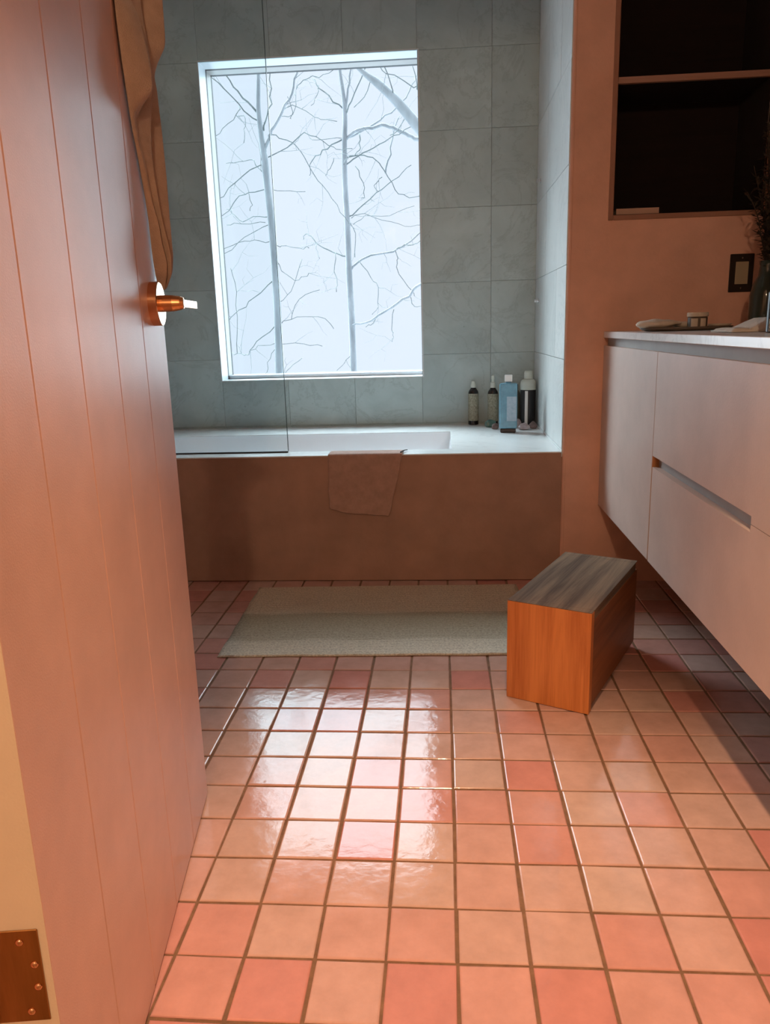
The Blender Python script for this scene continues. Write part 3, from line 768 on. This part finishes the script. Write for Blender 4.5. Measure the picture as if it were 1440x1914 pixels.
def vase():
    t = thing('vase', 'dark smoked glass vase of dried stems in the shadowed corner of the worktop', 'vase', (1.012, 1.60, ZT))
    bm = bmesh.new(); lathe(bm, [(0.030, 0.0), (0.043, 0.004), (0.047, 0.03), (0.047, 0.10), (0.040, 0.135), (0.026, 0.16), (0.023, 0.19), (0.026, 0.205), (0.023, 0.205), (0.02, 0.19), (0.02, 0.17)], 36)
    ob('vase_body', bm, M['dark_glass'], t, smooth=True)
    rr = random.Random(5)
    for k in range(18):
        bm = bmesh.new()
        a = rr.uniform(0, 6.28); sp = rr.uniform(0.02, 0.085); h = rr.uniform(0.34, 0.66)
        P = [(0.008*math.cos(a), 0.008*math.sin(a), 0.15)]
        for q in range(1, 7):
            f = q/6; P.append((sp*f**1.6*math.cos(a)+rr.uniform(-.004, .004), sp*f**1.6*math.sin(a)+rr.uniform(-.004, .004), 0.15+(h-0.15)*f))
        P = [(min(x, 0.075), y, z) for x, y, z in P]
        tube(bm, P, [0.0026, 0.0024, 0.0022, 0.002, 0.0018, 0.0016, 0.0012], 5)
        for q in range(2, 7):     # seed heads and dry leaves along the stem
            for w in range(10):
                c = Vector(P[q-1]).lerp(Vector(P[q]), rr.random())
                d = Vector((rr.uniform(-1, 1), rr.uniform(-1, 1), rr.uniform(-0.2, 1))).normalized()
                e = c+d*rr.uniform(0.014, 0.042); e.x = min(e.x, 0.08)
                s = d.cross(Vector((0, 0, 1))); s = s.normalized()*0.0065 if s.length > 1e-3 else Vector((0.0065, 0, 0))
                n = d.cross(s).normalized()*0.0012
                mm = (c+e)/2
                vs = [bm.verts.new(p) for p in (c, mm+s, e, mm-s)]; v2 = bm.verts.new(mm+n); v3 = bm.verts.new(mm-n)
                for i in range(4):
                    bm.faces.new((vs[i], vs[(i+1) % 4], v2)); bm.faces.new((vs[(i+1) % 4], vs[i], v3))
        ob('dried_stem', bm, M['dry'], t)
vase()
def switch():
    t = thing('wall_switch', 'dark bronze switch plate with an ivory rocker on the pink niche wall', 'light switch', (1.018, YW, 1.114))
    boxo('switch_plate', (-0.040, -0.006, -0.063, 0.040, -0.0003, 0.063), M['bronze'], t, bev=0.002)
    boxo('rocker', (-0.0215, -0.0095, -0.037, 0.0215, -0.0062, 0.037), M['rocker'], t, bev=0.001)['label'] = 'ivory rocker'
    for z in (-0.05, 0.05):
        bm = bmesh.new(); lathe(bm, [(0.003, 0.0), (0.003, 0.0006), (0.001, 0.001)], 12, axis='Y')
        ob('plate_screw', bm, M['steel'], t, loc=(0, -0.0060, z))
switch()

# niche shelf and the pale box on the niche floor
sh = boxo('niche_shelf', (NX0+0.0042, YW+0.0168, 1.727, NX1-0.0042, YW+0.283, 1.747), M['niche_shade'], None)  # shelf body blackened so its shaded underside disappears
boxo('shelf_lit_edge', (NX0+0.0005, YW+0.001, 1.727, NX1-0.0005, YW+0.0165, 1.747), M['shelf_edge'], sh, bev=0.001)['label'] = 'lit front edge, paler than the blackened shelf body'
tag(sh, 'wooden shelf board fitted across the dark niche', 'shelf')
t = thing('book', 'slim pale book lying at the left on the floor of the dark niche', 'book', (0.664, YW+0.075, NZ0+0.0035))
bm = bmesh.new(); box(bm, -0.072, -0.055, 0.0, 0.072, 0.055, 0.0022, bev=0.0005); box(bm, -0.072, -0.055, 0.0168, 0.072, 0.055, 0.019, bev=0.0005); box(bm, -0.0722, -0.0562, 0.0, 0.0722, -0.0540, 0.019, bev=0.0006)
ob('cover', bm, M['book'], t)
boxo('pages', (-0.070, -0.0535, 0.0024, 0.069, 0.052, 0.0166), M['pages'], t)

# ------------------------------------------------------------------ stool, rug, towel on the tub
def stool():
    ang = math.atan2(-0.098, 0.197)          # front panel direction, near corner at local x = 0.2197
    t = thing('wooden_stool', 'low teak box stool with an orange front standing askew by the vanity', 'stool', (0.148, 0.889, 0.0008), ang)
    w, d, h, th = 0.220, 0.482, 0.272, 0.024
    boxo('end_panel', (0.0, 0.0, 0.0, w, th, h-0.0015), M['teak'], t, bev=0.0012)['label'] = 'bright orange teak end panel'
    boxo('end_panel', (0.0, d-th, 0.0, w-0.0225, d, h-0.0015), M['teak'], t, bev=0.0012)
    boxo('side_panel', (w-0.022, th, 0.016, w-0.0004, d-0.0008, h-th-0.001), M['teak_side_shade'], t, bev=0.001)
    boxo('side_panel', (0.002, th, 0.016, 0.022, d-th, h-th-0.001), M['teak_side_shade'], t, bev=0.001)
    bm = bmesh.new(); box(bm, 0.0, th+0.0006, h-th, w, d-th-0.0006, h, bev=0.001)
    # the top laps over the end panels as a thin mitred skin
    box(bm, 0.0004, 0.0006, h-0.0012, w-0.0004, th+0.0006, h, bev=0.0004); box(bm, 0.0004, d-th-0.0006, h-0.0012, w-0.0004, d-0.0006, h, bev=0.0004)
    o = ob('seat_board', bm, M['teak_top2'], t); o['label'] = 'grey-brown teak top'
M['teak_top2'] = wood_mat('grey_brown_top', (0.26, 0.165, 0.095), (0.075, 0.04, 0.02), 1, 0.85, bump=0.5)  # top tone darker and duller than the end panels
M['teak_side_shade'] = wood_mat('teak_side_shade', (0.36, 0.13, 0.045), (0.20, 0.065, 0.02), 1, 0.5)  # front teak darkened, shade of the side put into the colour
stool()

def rug():
    w, d = 0.985, 0.640
    bm = bmesh.new(); nx, ny = 60, 128; g = []
    for j in range(ny+1):
        r = []
        for i in range(nx+1):
            u, v = i/nx, j/ny
            z = 0.0052+0.0009*math.sin(v*ny*math.pi/2)+0.0022*max(0.0, mnoise.noise(Vector((u*5, v*3, 1.0))))
            if j in (0, ny) or i in (0, nx): z *= 0.5
            x = w*u+0.004*mnoise.noise(Vector((0, v*6, 0)))*(1 if i in (0, nx) else 0.3)
            y = d*v+0.003*mnoise.noise(Vector((u*7, 0, 4)))
            r.append(bm.verts.new((x, y, z)))
        g.append(r)
    for a, b in zip(g, g[1:]):
        for k in range(nx): bm.faces.new((a[k], a[k+1], b[k+1], b[k]))
    rim = [g[0][i] for i in range(nx+1)]+[g[j][nx] for j in range(1, ny+1)]+[g[ny][i] for i in range(nx-1, -1, -1)]+[g[j][0] for j in range(ny-1, 0, -1)]
    low = [bm.verts.new((v.co.x, v.co.y, 0.0)) for v in rim]
    for k in range(len(rim)): bm.faces.new((rim[k], rim[(k+1) % len(rim)], low[(k+1) % len(low)], low[k]))
    bm.faces.new(low)
    o = ob('bath_rug', bm, M['rug'], None, smooth=True, loc=(-0.708, 1.128, 0.0012), rotz=math.radians(1.6))
    tag(o, 'flat woven cream and olive rug on the tiles in front of the tub', 'rug')
rug()

def tub_towel():
    # the cloth lies over the rim and hangs down the tub front
    bm = bmesh.new(); nx = 24
    prof = [(1.935, ZD+0.0026), (1.92, ZD+0.0030), (1.90, ZD+0.0032), (1.88, ZD+0.0034), (1.862, ZD+0.0038), (1.850, ZD+0.0045), (1.8435, ZD+0.0028), (1.8405, ZD-0.003)]
    n0 = len(prof); down = 20
    g = []
    for j in range(n0+down):
        r = []
        for i in range(nx+1):
            u = i/nx
            xl, xr, = -0.447, -0.166
            if j < n0:
                y, z = prof[j]; f = 0.0
            else:
                f = (j-n0+1)/down
                zb = 0.294-0.022*math.sin(min(1, u/0.6)*math.pi/2) - 0.010*max(0, u-0.6)/0.4 + 0.004*mnoise.noise(Vector((u*6, 0, 0)))
                z = (ZD-0.003)+(zb-(ZD-0.003))*f
                y = 1.8405+0.0015*math.sin(u*7+f*2)*f-0.0012*f+0.002*mnoise.noise(Vector((u*4, f*3, 2)))*f
            x = xl+0.004*mnoise.noise(Vector((f*4, 1, 1)))-0.004*f+(xr-0.052*f**1.15-xl)*u
            if j < n0: x = xl+(xr-xl)*u+0.006*(1-j/n0)*(u-0.3)
            r.append(bm.verts.new((x, y, z)))
        g.append(r)
    for a, b in zip(g, g[1:]):
        for k in range(nx): bm.faces.new((a[k], a[k+1], b[k+1], b[k]))
    o = ob('face_towel', bm, M['cloth'], None, smooth=True)
    s = o.modifiers.new('thickness', 'SOLIDIFY'); s.thickness = 0.0042; s.offset = 0.0
    s2 = o.modifiers.new('subdivide', 'SUBSURF'); s2.levels = 1; s2.render_levels = 1
    tag(o, 'mauve-brown face towel draped over the tub rim and hanging down its front', 'towel')
    bm = bmesh.new(); tube(bm, [(-0.172, 1.852, ZD+0.008), (-0.160, 1.90, ZD+0.0075), (-0.150, 1.93, ZD+0.004)], [0.0022]*3, 8)
    # cord loop sewn at the towel corner
    c = ob('hanging_loop', bm, M['black'], o, smooth=True); c['label'] = 'dark hanging loop'
tub_towel()

# ------------------------------------------------------------------ bottles and stones on the tub deck
def slim(loc, label, nozzle):
    t = thing('pump_bottle', label, 'bottle', (*loc, ZD+0.0003), group=None)
    bm = bmesh.new(); lathe(bm, [(0.022, 0.0), (0.0245, 0.002), (0.0245, 0.150), (0.022, 0.160), (0.014, 0.171), (0.011, 0.176)], 28)
    ob('bottle_body', bm, M['amber'], t, smooth=False)
    bm = bmesh.new(); lathe(bm, [(0.0249, 0.020), (0.0249, 0.148), (0.0246, 0.1483)], 28)
    ob('bottle_label', bm, M['paper'], t, smooth=False)['label'] = 'speckled cream label'
    bm = bmesh.new()
    if nozzle: lathe(bm, [(0.0125, 0.1762), (0.0125, 0.200), (0.007, 0.203), (0.007, 0.214), (0.009, 0.215), (0.008, 0.232), (0.003, 0.236)], 20)
    else: lathe(bm, [(0.0125, 0.1762), (0.0130, 0.188), (0.010, 0.198), (0.0085, 0.205), (0.004, 0.208)], 20)
    ob('pump_cap', bm, M['pale_plastic'], t, smooth=False)
slim((0.136, 2.700), 'slim black bottle with a speckled label at the left end of the bottle row', False)
slim((0.226, 2.665), 'slim black bottle with a tall pump just left of the big blue bottle', True)
def blue_bottle():
    t = thing('blue_bottle', 'big flat blue bottle with a square white cap on the tub deck', 'bottle', (0.276, 2.405, ZD+0.0003), -0.10)
    boxo('bottle_foot', (-0.034, -0.021, 0.0, 0.034, 0.021, 0.018), M['foot_brown'], t, bev=0.005, seg=2)['label'] = 'dark brown foot of the bottle'  # lowest part of the bottle drawn darker and browner
    boxo('bottle_body', (-0.0385, -0.024, 0.0182, 0.0385, 0.024, 0.215), M['blue'], t, bev=0.006, seg=2)
    boxo('bottle_label', (-0.006, -0.0246, 0.052, 0.036, -0.0241, 0.158), M['blue_label'], t)['label'] = 'pale blue label'
    bm = bmesh.new(); lathe(bm, [(0.0105, 0.2152), (0.0105, 0.2212)], 20)
    ob('bottle_neck', bm, M['blue'], t)
    boxo('cap', (-0.0165, -0.0145, 0.2213, 0.0165, 0.0145, 0.2495), M['white_plastic'], t, bev=0.002)['label'] = 'square white cap'
blue_bottle()
def dropper():
    t = thing('tall_bottle', 'tall black bottle with a pale stepped cap in the corner of the deck', 'bottle', (0.383, 2.60, ZD+0.0003))
    bm = bmesh.new(); lathe(bm, [(0.032, 0.0), (0.035, 0.003), (0.035, 0.166), (0.034, 0.169)], 32)
    ob('bottle_body', bm, M['black'], t)
    bm = bmesh.new(); lathe(bm, [(0.0358, 0.1692), (0.0358, 0.196), (0.034, 0.206), (0.028, 0.214), (0.0195, 0.218), (0.0195, 0.247), (0.017, 0.254)], 32)
    ob('cap', bm, M['pale_plastic'], t)['label'] = 'pale stepped cap'
    bm = bmesh.new(); q = []
    a0, a1 = math.radians(240), math.radians(262)
    for k in range(6):
        a = a0+(a1-a0)*k/5
        q.append([bm.verts.new((r*math.cos(a), r*math.sin(a), z)) for r, z in ((0.0351, 0.01), (0.0351, 0.165), (0.0355, 0.165), (0.0355, 0.01))])
    for a, b in zip(q, q[1:]):
        for k in range(4): bm.faces.new((a[k], a[(k+1) % 4], b[(k+1) % 4], b[k]))
    bm.faces.new(q[0]); bm.faces.new(q[-1])
    ob('bottle_label', bm, M['white_plastic'], t)['label'] = 'narrow white stripe label'
dropper()
t = thing('round_bottle', 'dull olive bottle half hidden behind the big blue bottle', 'bottle', (0.330, 2.675, ZD+0.0003))
bm = bmesh.new(); lathe(bm, [(0.026, 0.0), (0.029, 0.003), (0.029, 0.13), (0.024, 0.15), (0.013, 0.165)], 28); ob('bottle_body', bm, M['olive'], t)
bm = bmesh.new(); lathe(bm, [(0.0145, 0.1652), (0.0145, 0.188), (0.013, 0.190)], 20); ob('cap', bm, M['black'], t)

def stone(name, loc, dims, m, label, seed):
    rr = random.Random(seed); bm = bmesh.new()
    bmesh.ops.create_icosphere(bm, subdivisions=2, radius=1.0)
    off = Vector((seed*3.1, seed*1.7, 0))
    pl = [Vector((rr.uniform(-1, 1), rr.uniform(-1, 1), rr.uniform(-0.2, 1))).normalized() for _ in range(9)]
    for v in bm.verts:
        c = v.co.normalized()
        for n in pl:                       # cut flat facets
            e = c.dot(n)
            if e > 0.72: c = c-n*(e-0.72)
        c = c*(1+0.12*mnoise.noise(c*2+off))
        v.co = (c.x*dims[0], c.y*dims[1], max(-0.75, c.z)*dims[2]+0.75*dims[2])
    o = ob(name, bm, m, None, loc=(*loc, ZD+0.0003))
    return tag(o, label, 'stone')
stone('crystal', (0.207, 2.592), (0.030, 0.024, 0.022), M['green_stone'], 'green stone on the deck in front of the second slim bottle', 1)
stone('pebble', (0.226, 2.515), (0.019, 0.017, 0.017), M['brown_stone'], 'brown stone touching the left foot of the blue bottle', 2)
stone('quartz', (0.353, 2.482), (0.030, 0.022, 0.019), M['pink_stone'], 'largest pinkish stone to the right of the blue bottle', 3)
stone('quartz', (0.334, 2.545), (0.017, 0.015, 0.026), M['pink_stone'], 'upright pinkish stone behind the largest pink one', 4)
stone('quartz', (0.398, 2.512), (0.020, 0.022, 0.020), M['brown_stone'], 'mauve-brown stone against the marble end wall', 6)
for z, l in ((1.063, 'small metal peg low on the marble end wall above the bottles'), (1.565, 'small metal peg high on the marble end wall beside the window')):
    t = thing('wall_peg', l, 'peg', (XE, 2.60, z))
    bm = bmesh.new(); lathe(bm, [(0.011, 0.0), (0.011, -0.003), (0.006, -0.0045), (0.006, -0.013), (0.0085, -0.0145), (0.0085, -0.020), (0.007, -0.021)], 20, axis='X')
    ob('peg_post', bm, M['steel'], t, loc=(-0.0008, 0, 0))

# ------------------------------------------------------------------ outside: trees and snowy ground
def ground():
    bm = bmesh.new(); g = []
    for j in range(25):
        r = []
        for i in range(25):
            x, y = -30+60*i/24, 3.6+60*(j/24)**1.6
            r.append(bm.verts.new((x, y, -3.0+0.25*mnoise.noise(Vector((x*0.12, y*0.12, 0)))-0.03*y)))
        g.append(r)
    for a, b in zip(g, g[1:]):
        for k in range(24): bm.faces.new((a[k], a[k+1], b[k+1], b[k]))
    o = ob('ground', bm, M['snow'], None, smooth=True)
    tag(o, kind='structure'); o['label'] = 'snow covered ground below the window'
ground()
LEFT_TREE = (7.0,[(-1.7,0.33,0.043),(-1.7,0.53,0.042),(-1.68,1.1,0.04),(-1.68,1.59,0.038),(-1.69,2.02,0.035),(-1.71,2.37,0.033),(-1.72,2.58,0.037),(-1.73,2.72,0.029),(-1.74,2.86,0.026),(-1.75,3.06,0.023),(-1.73,3.34,0.019),(-1.71,3.62,0.015)],[[(-1.71,2.67,0.021),(-1.65,2.79,0.019),(-1.63,2.85,0.017),(-1.52,3.02,0.016),(-1.41,3.16,0.014),(-1.35,3.34,0.012),(-1.28,3.55,0.011)],[(-1.71,2.86,0.01),(-1.68,3.01,0.009),(-1.64,3.12,0.008),(-1.64,3.34,0.007),(-1.65,3.55,0.006)],[(-1.76,2.95,0.008),(-1.94,3.09,0.007),(-2.1,3.29,0.006),(-2.25,3.42,0.004)],[(-1.76,3.02,0.012),(-1.9,3.17,0.01),(-2.02,3.33,0.008),(-2.13,3.49,0.006)],[(-1.94,3.09,0.005),(-1.96,3.0,0.005),(-2.07,2.86,0.004),(-2.17,2.77,0.004),(-2.27,2.71,0.004)],[(-1.96,3.0,0.004),(-1.87,2.97,0.004),(-1.85,2.83,0.004),(-1.84,2.69,0.004)],[(-1.71,2.57,0.007),(-1.93,2.45,0.006),(-2.14,2.27,0.005),(-2.26,2.17,0.004)],[(-1.74,2.48,0.006),(-1.83,2.57,0.005),(-1.87,2.63,0.005),(-2.03,2.63,0.004),(-2.18,2.64,0.004)],[(-1.72,2.33,0.007),(-1.9,2.31,0.006),(-2.06,2.27,0.006),(-2.16,2.17,0.005),(-2.3,2.11,0.004)],[(-1.72,2.07,0.006),(-1.88,2.09,0.005),(-2.02,2.07,0.005),(-2.13,2.14,0.004),(-2.24,2.22,0.004)],[(-1.9,2.31,0.004),(-1.88,2.19,0.004),(-1.89,2.13,0.004)],[(-1.71,2.0,0.005),(-1.95,1.89,0.004),(-2.16,1.74,0.004),(-2.28,1.68,0.004)],[(-1.71,1.84,0.005),(-1.88,1.85,0.004),(-2.03,1.84,0.004),(-2.23,1.77,0.004)],[(-1.75,2.02,0.004),(-2.02,2.03,0.004),(-2.18,2.03,0.004)],[(-1.71,1.46,0.007),(-1.88,1.3,0.006),(-2.02,1.17,0.005),(-2.16,1.03,0.004),(-2.3,0.93,0.004)],[(-1.72,1.01,0.006),(-1.94,0.86,0.006),(-2.07,0.74,0.005),(-2.17,0.74,0.005),(-2.31,0.75,0.004)],[(-1.73,0.84,0.004),(-1.91,0.81,0.004),(-2.03,0.76,0.004)],[(-1.71,0.81,0.005),(-1.82,0.7,0.004),(-1.87,0.54,0.004)],[(-2.13,0.75,0.005),(-2.11,1.11,0.004),(-2.11,1.45,0.004),(-2.15,1.6,0.004)],[(-1.68,2.62,0.007),(-1.48,2.69,0.006),(-1.29,2.79,0.006),(-1.11,2.69,0.005),(-0.96,2.6,0.004),(-0.81,2.58,0.004)],[(-1.63,2.82,0.006),(-1.51,2.8,0.006),(-1.4,2.71,0.005),(-1.3,2.51,0.005),(-1.16,2.35,0.004),(-1.05,2.16,0.004),(-0.97,2.04,0.004)],[(-1.49,3.05,0.005),(-1.35,3.04,0.005),(-1.21,2.92,0.004),(-1.1,2.86,0.004),(-0.94,2.81,0.004)],[(-1.37,3.21,0.005),(-1.28,3.26,0.005),(-1.12,3.25,0.004),(-0.97,3.26,0.004)],[(-1.54,2.98,0.004),(-1.43,3.01,0.004),(-1.4,3.15,0.004),(-1.42,3.23,0.004)],[(-1.46,3.15,0.004),(-1.42,3.01,0.004),(-1.44,2.96,0.004)],[(-1.65,1.8,0.005),(-1.53,1.78,0.004),(-1.38,1.74,0.004),(-1.27,1.73,0.004)],[(-1.65,1.64,0.005),(-1.55,1.51,0.004),(-1.4,1.45,0.004),(-1.28,1.5,0.004)],[(-1.65,1.25,0.004),(-1.54,1.36,0.004),(-1.42,1.67,0.004)],[(-1.66,1.02,0.005),(-1.49,1.1,0.004),(-1.26,1.1,0.004),(-1.11,0.97,0.004)],[(-1.66,0.83,0.004),(-1.43,0.83,0.004),(-1.23,0.8,0.004)],[(-1.67,0.52,0.005),(-1.6,0.58,0.004),(-1.48,0.68,0.004)],[(-1.54,1.08,0.004),(-1.44,1.28,0.004),(-1.21,1.35,0.004)],[(-1.65,2.32,0.004),(-1.5,2.31,0.004),(-1.35,2.31,0.004)]])
RIGHT_TREE = (8.6,[(-1.1,0.18,0.042),(-1.1,0.44,0.041),(-1.1,1.1,0.041),(-1.11,1.61,0.038),(-1.11,2.2,0.035),(-1.12,2.62,0.033),(-1.11,3.03,0.032),(-1.09,3.33,0.028),(-1.1,3.57,0.024),(-1.13,3.83,0.019),(-1.15,4.1,0.015)],[[(-1.09,3.33,0.016),(-1.04,3.63,0.015),(-1.0,3.83,0.013),(-0.97,4.06,0.011)],[(-1.08,3.11,0.02),(-0.94,3.19,0.021),(-0.76,3.2,0.022),(-0.61,3.21,0.024),(-0.48,3.15,0.025),(-0.35,3.08,0.027),(-0.21,3.03,0.028),(0.09,2.98,0.029)],[(-1.08,3.12,0.015),(-0.8,3.24,0.013),(-0.63,3.35,0.012),(-0.45,3.5,0.01),(-0.31,3.71,0.009),(-0.26,3.83,0.007)],[(-1.08,3.37,0.011),(-0.99,3.49,0.009),(-0.86,3.68,0.008),(-0.76,3.85,0.006)],[(-1.12,3.11,0.011),(-1.32,3.03,0.01),(-1.46,2.96,0.008),(-1.54,2.86,0.006),(-1.56,2.76,0.005)],[(-1.1,2.83,0.01),(-0.95,2.9,0.009),(-0.75,2.97,0.008),(-0.57,3.05,0.007),(-0.39,3.11,0.006),(-0.19,3.19,0.005)],[(-1.08,2.91,0.009),(-0.88,2.91,0.008),(-0.75,2.85,0.007),(-0.64,2.72,0.007),(-0.52,2.51,0.006),(-0.36,2.41,0.005),(-0.23,2.42,0.005)],[(-0.64,2.72,0.015),(-0.59,2.93,0.012),(-0.54,3.17,0.01),(-0.47,3.35,0.007)],[(-0.93,3.16,0.01),(-0.91,3.02,0.009),(-0.94,2.9,0.007),(-1.04,2.82,0.006),(-1.07,2.74,0.005)],[(-0.99,2.81,0.007),(-0.9,2.61,0.006),(-0.88,2.46,0.005),(-0.91,2.42,0.004)],[(-1.09,2.26,0.01),(-0.9,2.38,0.008),(-0.67,2.54,0.007),(-0.49,2.64,0.006),(-0.33,2.76,0.005)],[(-1.06,2.24,0.005),(-0.9,2.27,0.005),(-0.68,2.18,0.004),(-0.41,2.1,0.004),(-0.23,2.09,0.004)],[(-1.04,2.17,0.005),(-0.9,2.27,0.004),(-0.63,2.29,0.004),(-0.32,2.4,0.004)],[(-1.08,2.2,0.006),(-1.02,2.07,0.005),(-1.05,1.81,0.005)],[(-1.09,1.65,0.017),(-0.94,1.78,0.015),(-0.58,1.86,0.013),(-0.42,1.94,0.011),(-0.23,2.08,0.009),(-0.1,2.18,0.007)],[(-0.53,1.88,0.007),(-0.42,1.9,0.007),(-0.29,1.9,0.006),(-0.22,1.95,0.006)],[(-0.55,1.86,0.007),(-0.52,1.77,0.007),(-0.54,1.66,0.006),(-0.4,1.44,0.005),(-0.33,1.33,0.005)],[(-0.99,1.76,0.006),(-0.84,1.56,0.005),(-0.75,1.43,0.005),(-0.76,1.2,0.004),(-0.81,1.12,0.004)],[(-1.12,1.81,0.01),(-1.31,1.88,0.009),(-1.49,1.97,0.008),(-1.6,2.09,0.007),(-1.69,2.13,0.006),(-1.74,2.08,0.005)],[(-1.49,1.97,0.005),(-1.47,1.87,0.004),(-1.43,1.78,0.004)],[(-1.27,1.86,0.006),(-1.27,1.64,0.006),(-1.23,1.51,0.005),(-1.23,1.39,0.005)],[(-1.14,1.01,0.011),(-1.04,1.02,0.013),(-0.83,1.06,0.015),(-0.59,1.2,0.017),(-0.38,1.33,0.019),(-0.23,1.45,0.022),(-0.06,1.58,0.024)],[(-0.58,1.18,0.006),(-0.62,0.95,0.005),(-0.6,0.88,0.004),(-0.63,0.79,0.004)],[(-0.38,1.33,0.006),(-0.34,1.21,0.005),(-0.24,1.21,0.004)],[(-0.81,1.07,0.006),(-0.86,1.0,0.005),(-0.93,0.98,0.004)],[(-1.13,0.65,0.005),(-1.2,0.57,0.004),(-1.3,0.47,0.004)],[(-1.24,2.91,0.006),(-1.31,2.75,0.005),(-1.34,2.71,0.004)],[(-1.11,3.43,0.01),(-1.28,3.58,0.009),(-1.42,3.75,0.008),(-1.48,3.83,0.006)],[(-1.38,3.69,0.006),(-1.39,3.55,0.005),(-1.45,3.43,0.004)],[(-1.09,3.11,0.005),(-1.45,3.13,0.004),(-1.53,3.16,0.004)],[(-0.68,2.68,0.006),(-0.76,2.58,0.005),(-0.72,2.5,0.004)]])
LIMB_TREE = (5.6,[(-0.79,3.11,0.009),(-0.61,2.92,0.019),(-0.49,2.83,0.032),(-0.36,2.71,0.037),(-0.26,2.6,0.041),(-0.16,2.48,0.044),(0.05,2.21,0.05),(0.3,1.77,0.055),(0.42,1.02,0.057),(0.46,0.24,0.061)],[[(-0.36,2.73,0.006),(-0.38,2.79,0.005),(-0.42,2.89,0.005),(-0.42,2.98,0.004)],[(-0.18,2.77,0.006),(-0.24,2.8,0.005),(-0.4,2.86,0.004),(-0.47,2.92,0.004)],[(-0.12,2.59,0.007),(-0.18,2.77,0.005),(-0.21,2.92,0.004)],[(-0.53,2.87,0.004),(-0.6,2.75,0.004),(-0.69,2.69,0.004)],[(-0.27,2.61,0.004),(-0.3,2.55,0.004),(-0.41,2.48,0.004)]])

def smooth_path(P, R, n=3):
    # Catmull-Rom through the points
    out, rad = [], []
    for i in range(len(P)-1):
        p0, p1, p2, p3 = P[max(i-1, 0)], P[i], P[i+1], P[min(i+2, len(P)-1)]
        for k in range(n):
            t = k/n
            out.append(0.5*((2*p1)+(p2-p0)*t+(2*p0-5*p1+4*p2-p3)*t*t+(3*p1-p0-3*p2+p3)*t**3)); rad.append(R[i]+(R[i+1]-R[i])*t)
    out.append(P[-1]); rad.append(R[-1])
    return out, rad
def tree(name, data, label, seed, ground_z, twig_n):
    Y, trunk, brs = data; rr = random.Random(seed)
    t = thing(name, label, 'tree', (trunk[0][0], Y, ground_z), group=None)
    org = Vector((trunk[0][0], Y, ground_z))
    def path(pts, wob):
        P = []
        for i, (x, z, r) in enumerate(pts):
            P.append(Vector((x, Y+wob*i*0.12, z))-org)
        return P, [q[2] for q in pts]
    zt = trunk
    if name == 'leaning_tree': zt = trunk+[(0.47, ground_z, 0.085)]
    else: zt = [(trunk[0][0], ground_z, trunk[0][2]*1.5), (trunk[0][0], (ground_z+trunk[0][1])/2, trunk[0][2]*1.12)]+trunk
    P, R = path(zt, 0.0); P, R = smooth_path(P, R)
    bm = bmesh.new(); tube(bm, P, R, 12); ob('trunk', bm, M['bark'], t, smooth=True)
    tw = bmesh.new()
    for b in brs:
        wob = rr.uniform(-1, 1)
        P, R = path(b, wob)
        P, R = smooth_path(P, R)
        for i in range(1, len(P)-1):
            P[i] = P[i]+Vector((rr.gauss(0, 0.008), 0, rr.gauss(0, 0.008)))
        bm = bmesh.new(); tube(bm, P, [max(r*0.85, 0.0032) for r in R], 7)
        ob('branch', bm, M['bark'] if max(R) > 0.012 else M['twig'], t, smooth=True)
        L = sum((P[i+1]-P[i]).length for i in range(len(P)-1))
        for k in range(int(L*twig_n)):
            i = rr.randrange(1, len(P)); p = P[i]; d = (P[i]-P[i-1]).normalized()
            a = rr.uniform(0.4, 1.1)*rr.choice((-1, 1)); ca, sa = math.cos(a), math.sin(a)
            d = Vector((d.x*ca-d.z*sa, rr.uniform(-0.5, 0.5), d.x*sa+d.z*ca)); ln = rr.uniform(0.12, 0.5)
            q = [p]; 
            for s_ in range(4):
                d = (d+Vector((rr.gauss(0, 0.25), rr.gauss(0, 0.2), rr.gauss(0.02, 0.25)))).normalized(); q.append(q[-1]+d*ln/4)
            r0 = min(R[i]*0.6, 0.0030)
            tube(tw, q, [r0, r0*0.8, r0*0.65, r0*0.5, r0*0.35], 4)
            if rr.random() < 0.6:
                c = q[2]; d2 = Vector((d.z, rr.uniform(-.3, .3), -d.x))*rr.choice((-1, 1)); q2 = [c, c+d2*ln*0.2+Vector((0, 0, ln*0.05)), c+d2*ln*0.35+d*ln*0.2]
                tube(tw, q2, [r0*0.6, r0*0.5, r0*0.3], 4)
    ob('twigs', tw, M['fine_twig'], t, smooth=False)['kind'] = 'stuff'
tree('forked_tree', LEFT_TREE, 'pale forked bare tree on the left outside the window', 11, -3.2, 4.2)
tree('straight_tree', RIGHT_TREE, 'pale straight bare tree in the middle outside the window', 12, -3.25, 3.8)
tree('leaning_tree', LIMB_TREE, 'thick bare limb leaning across the top right corner of the window', 13, -3.15, 3.0)
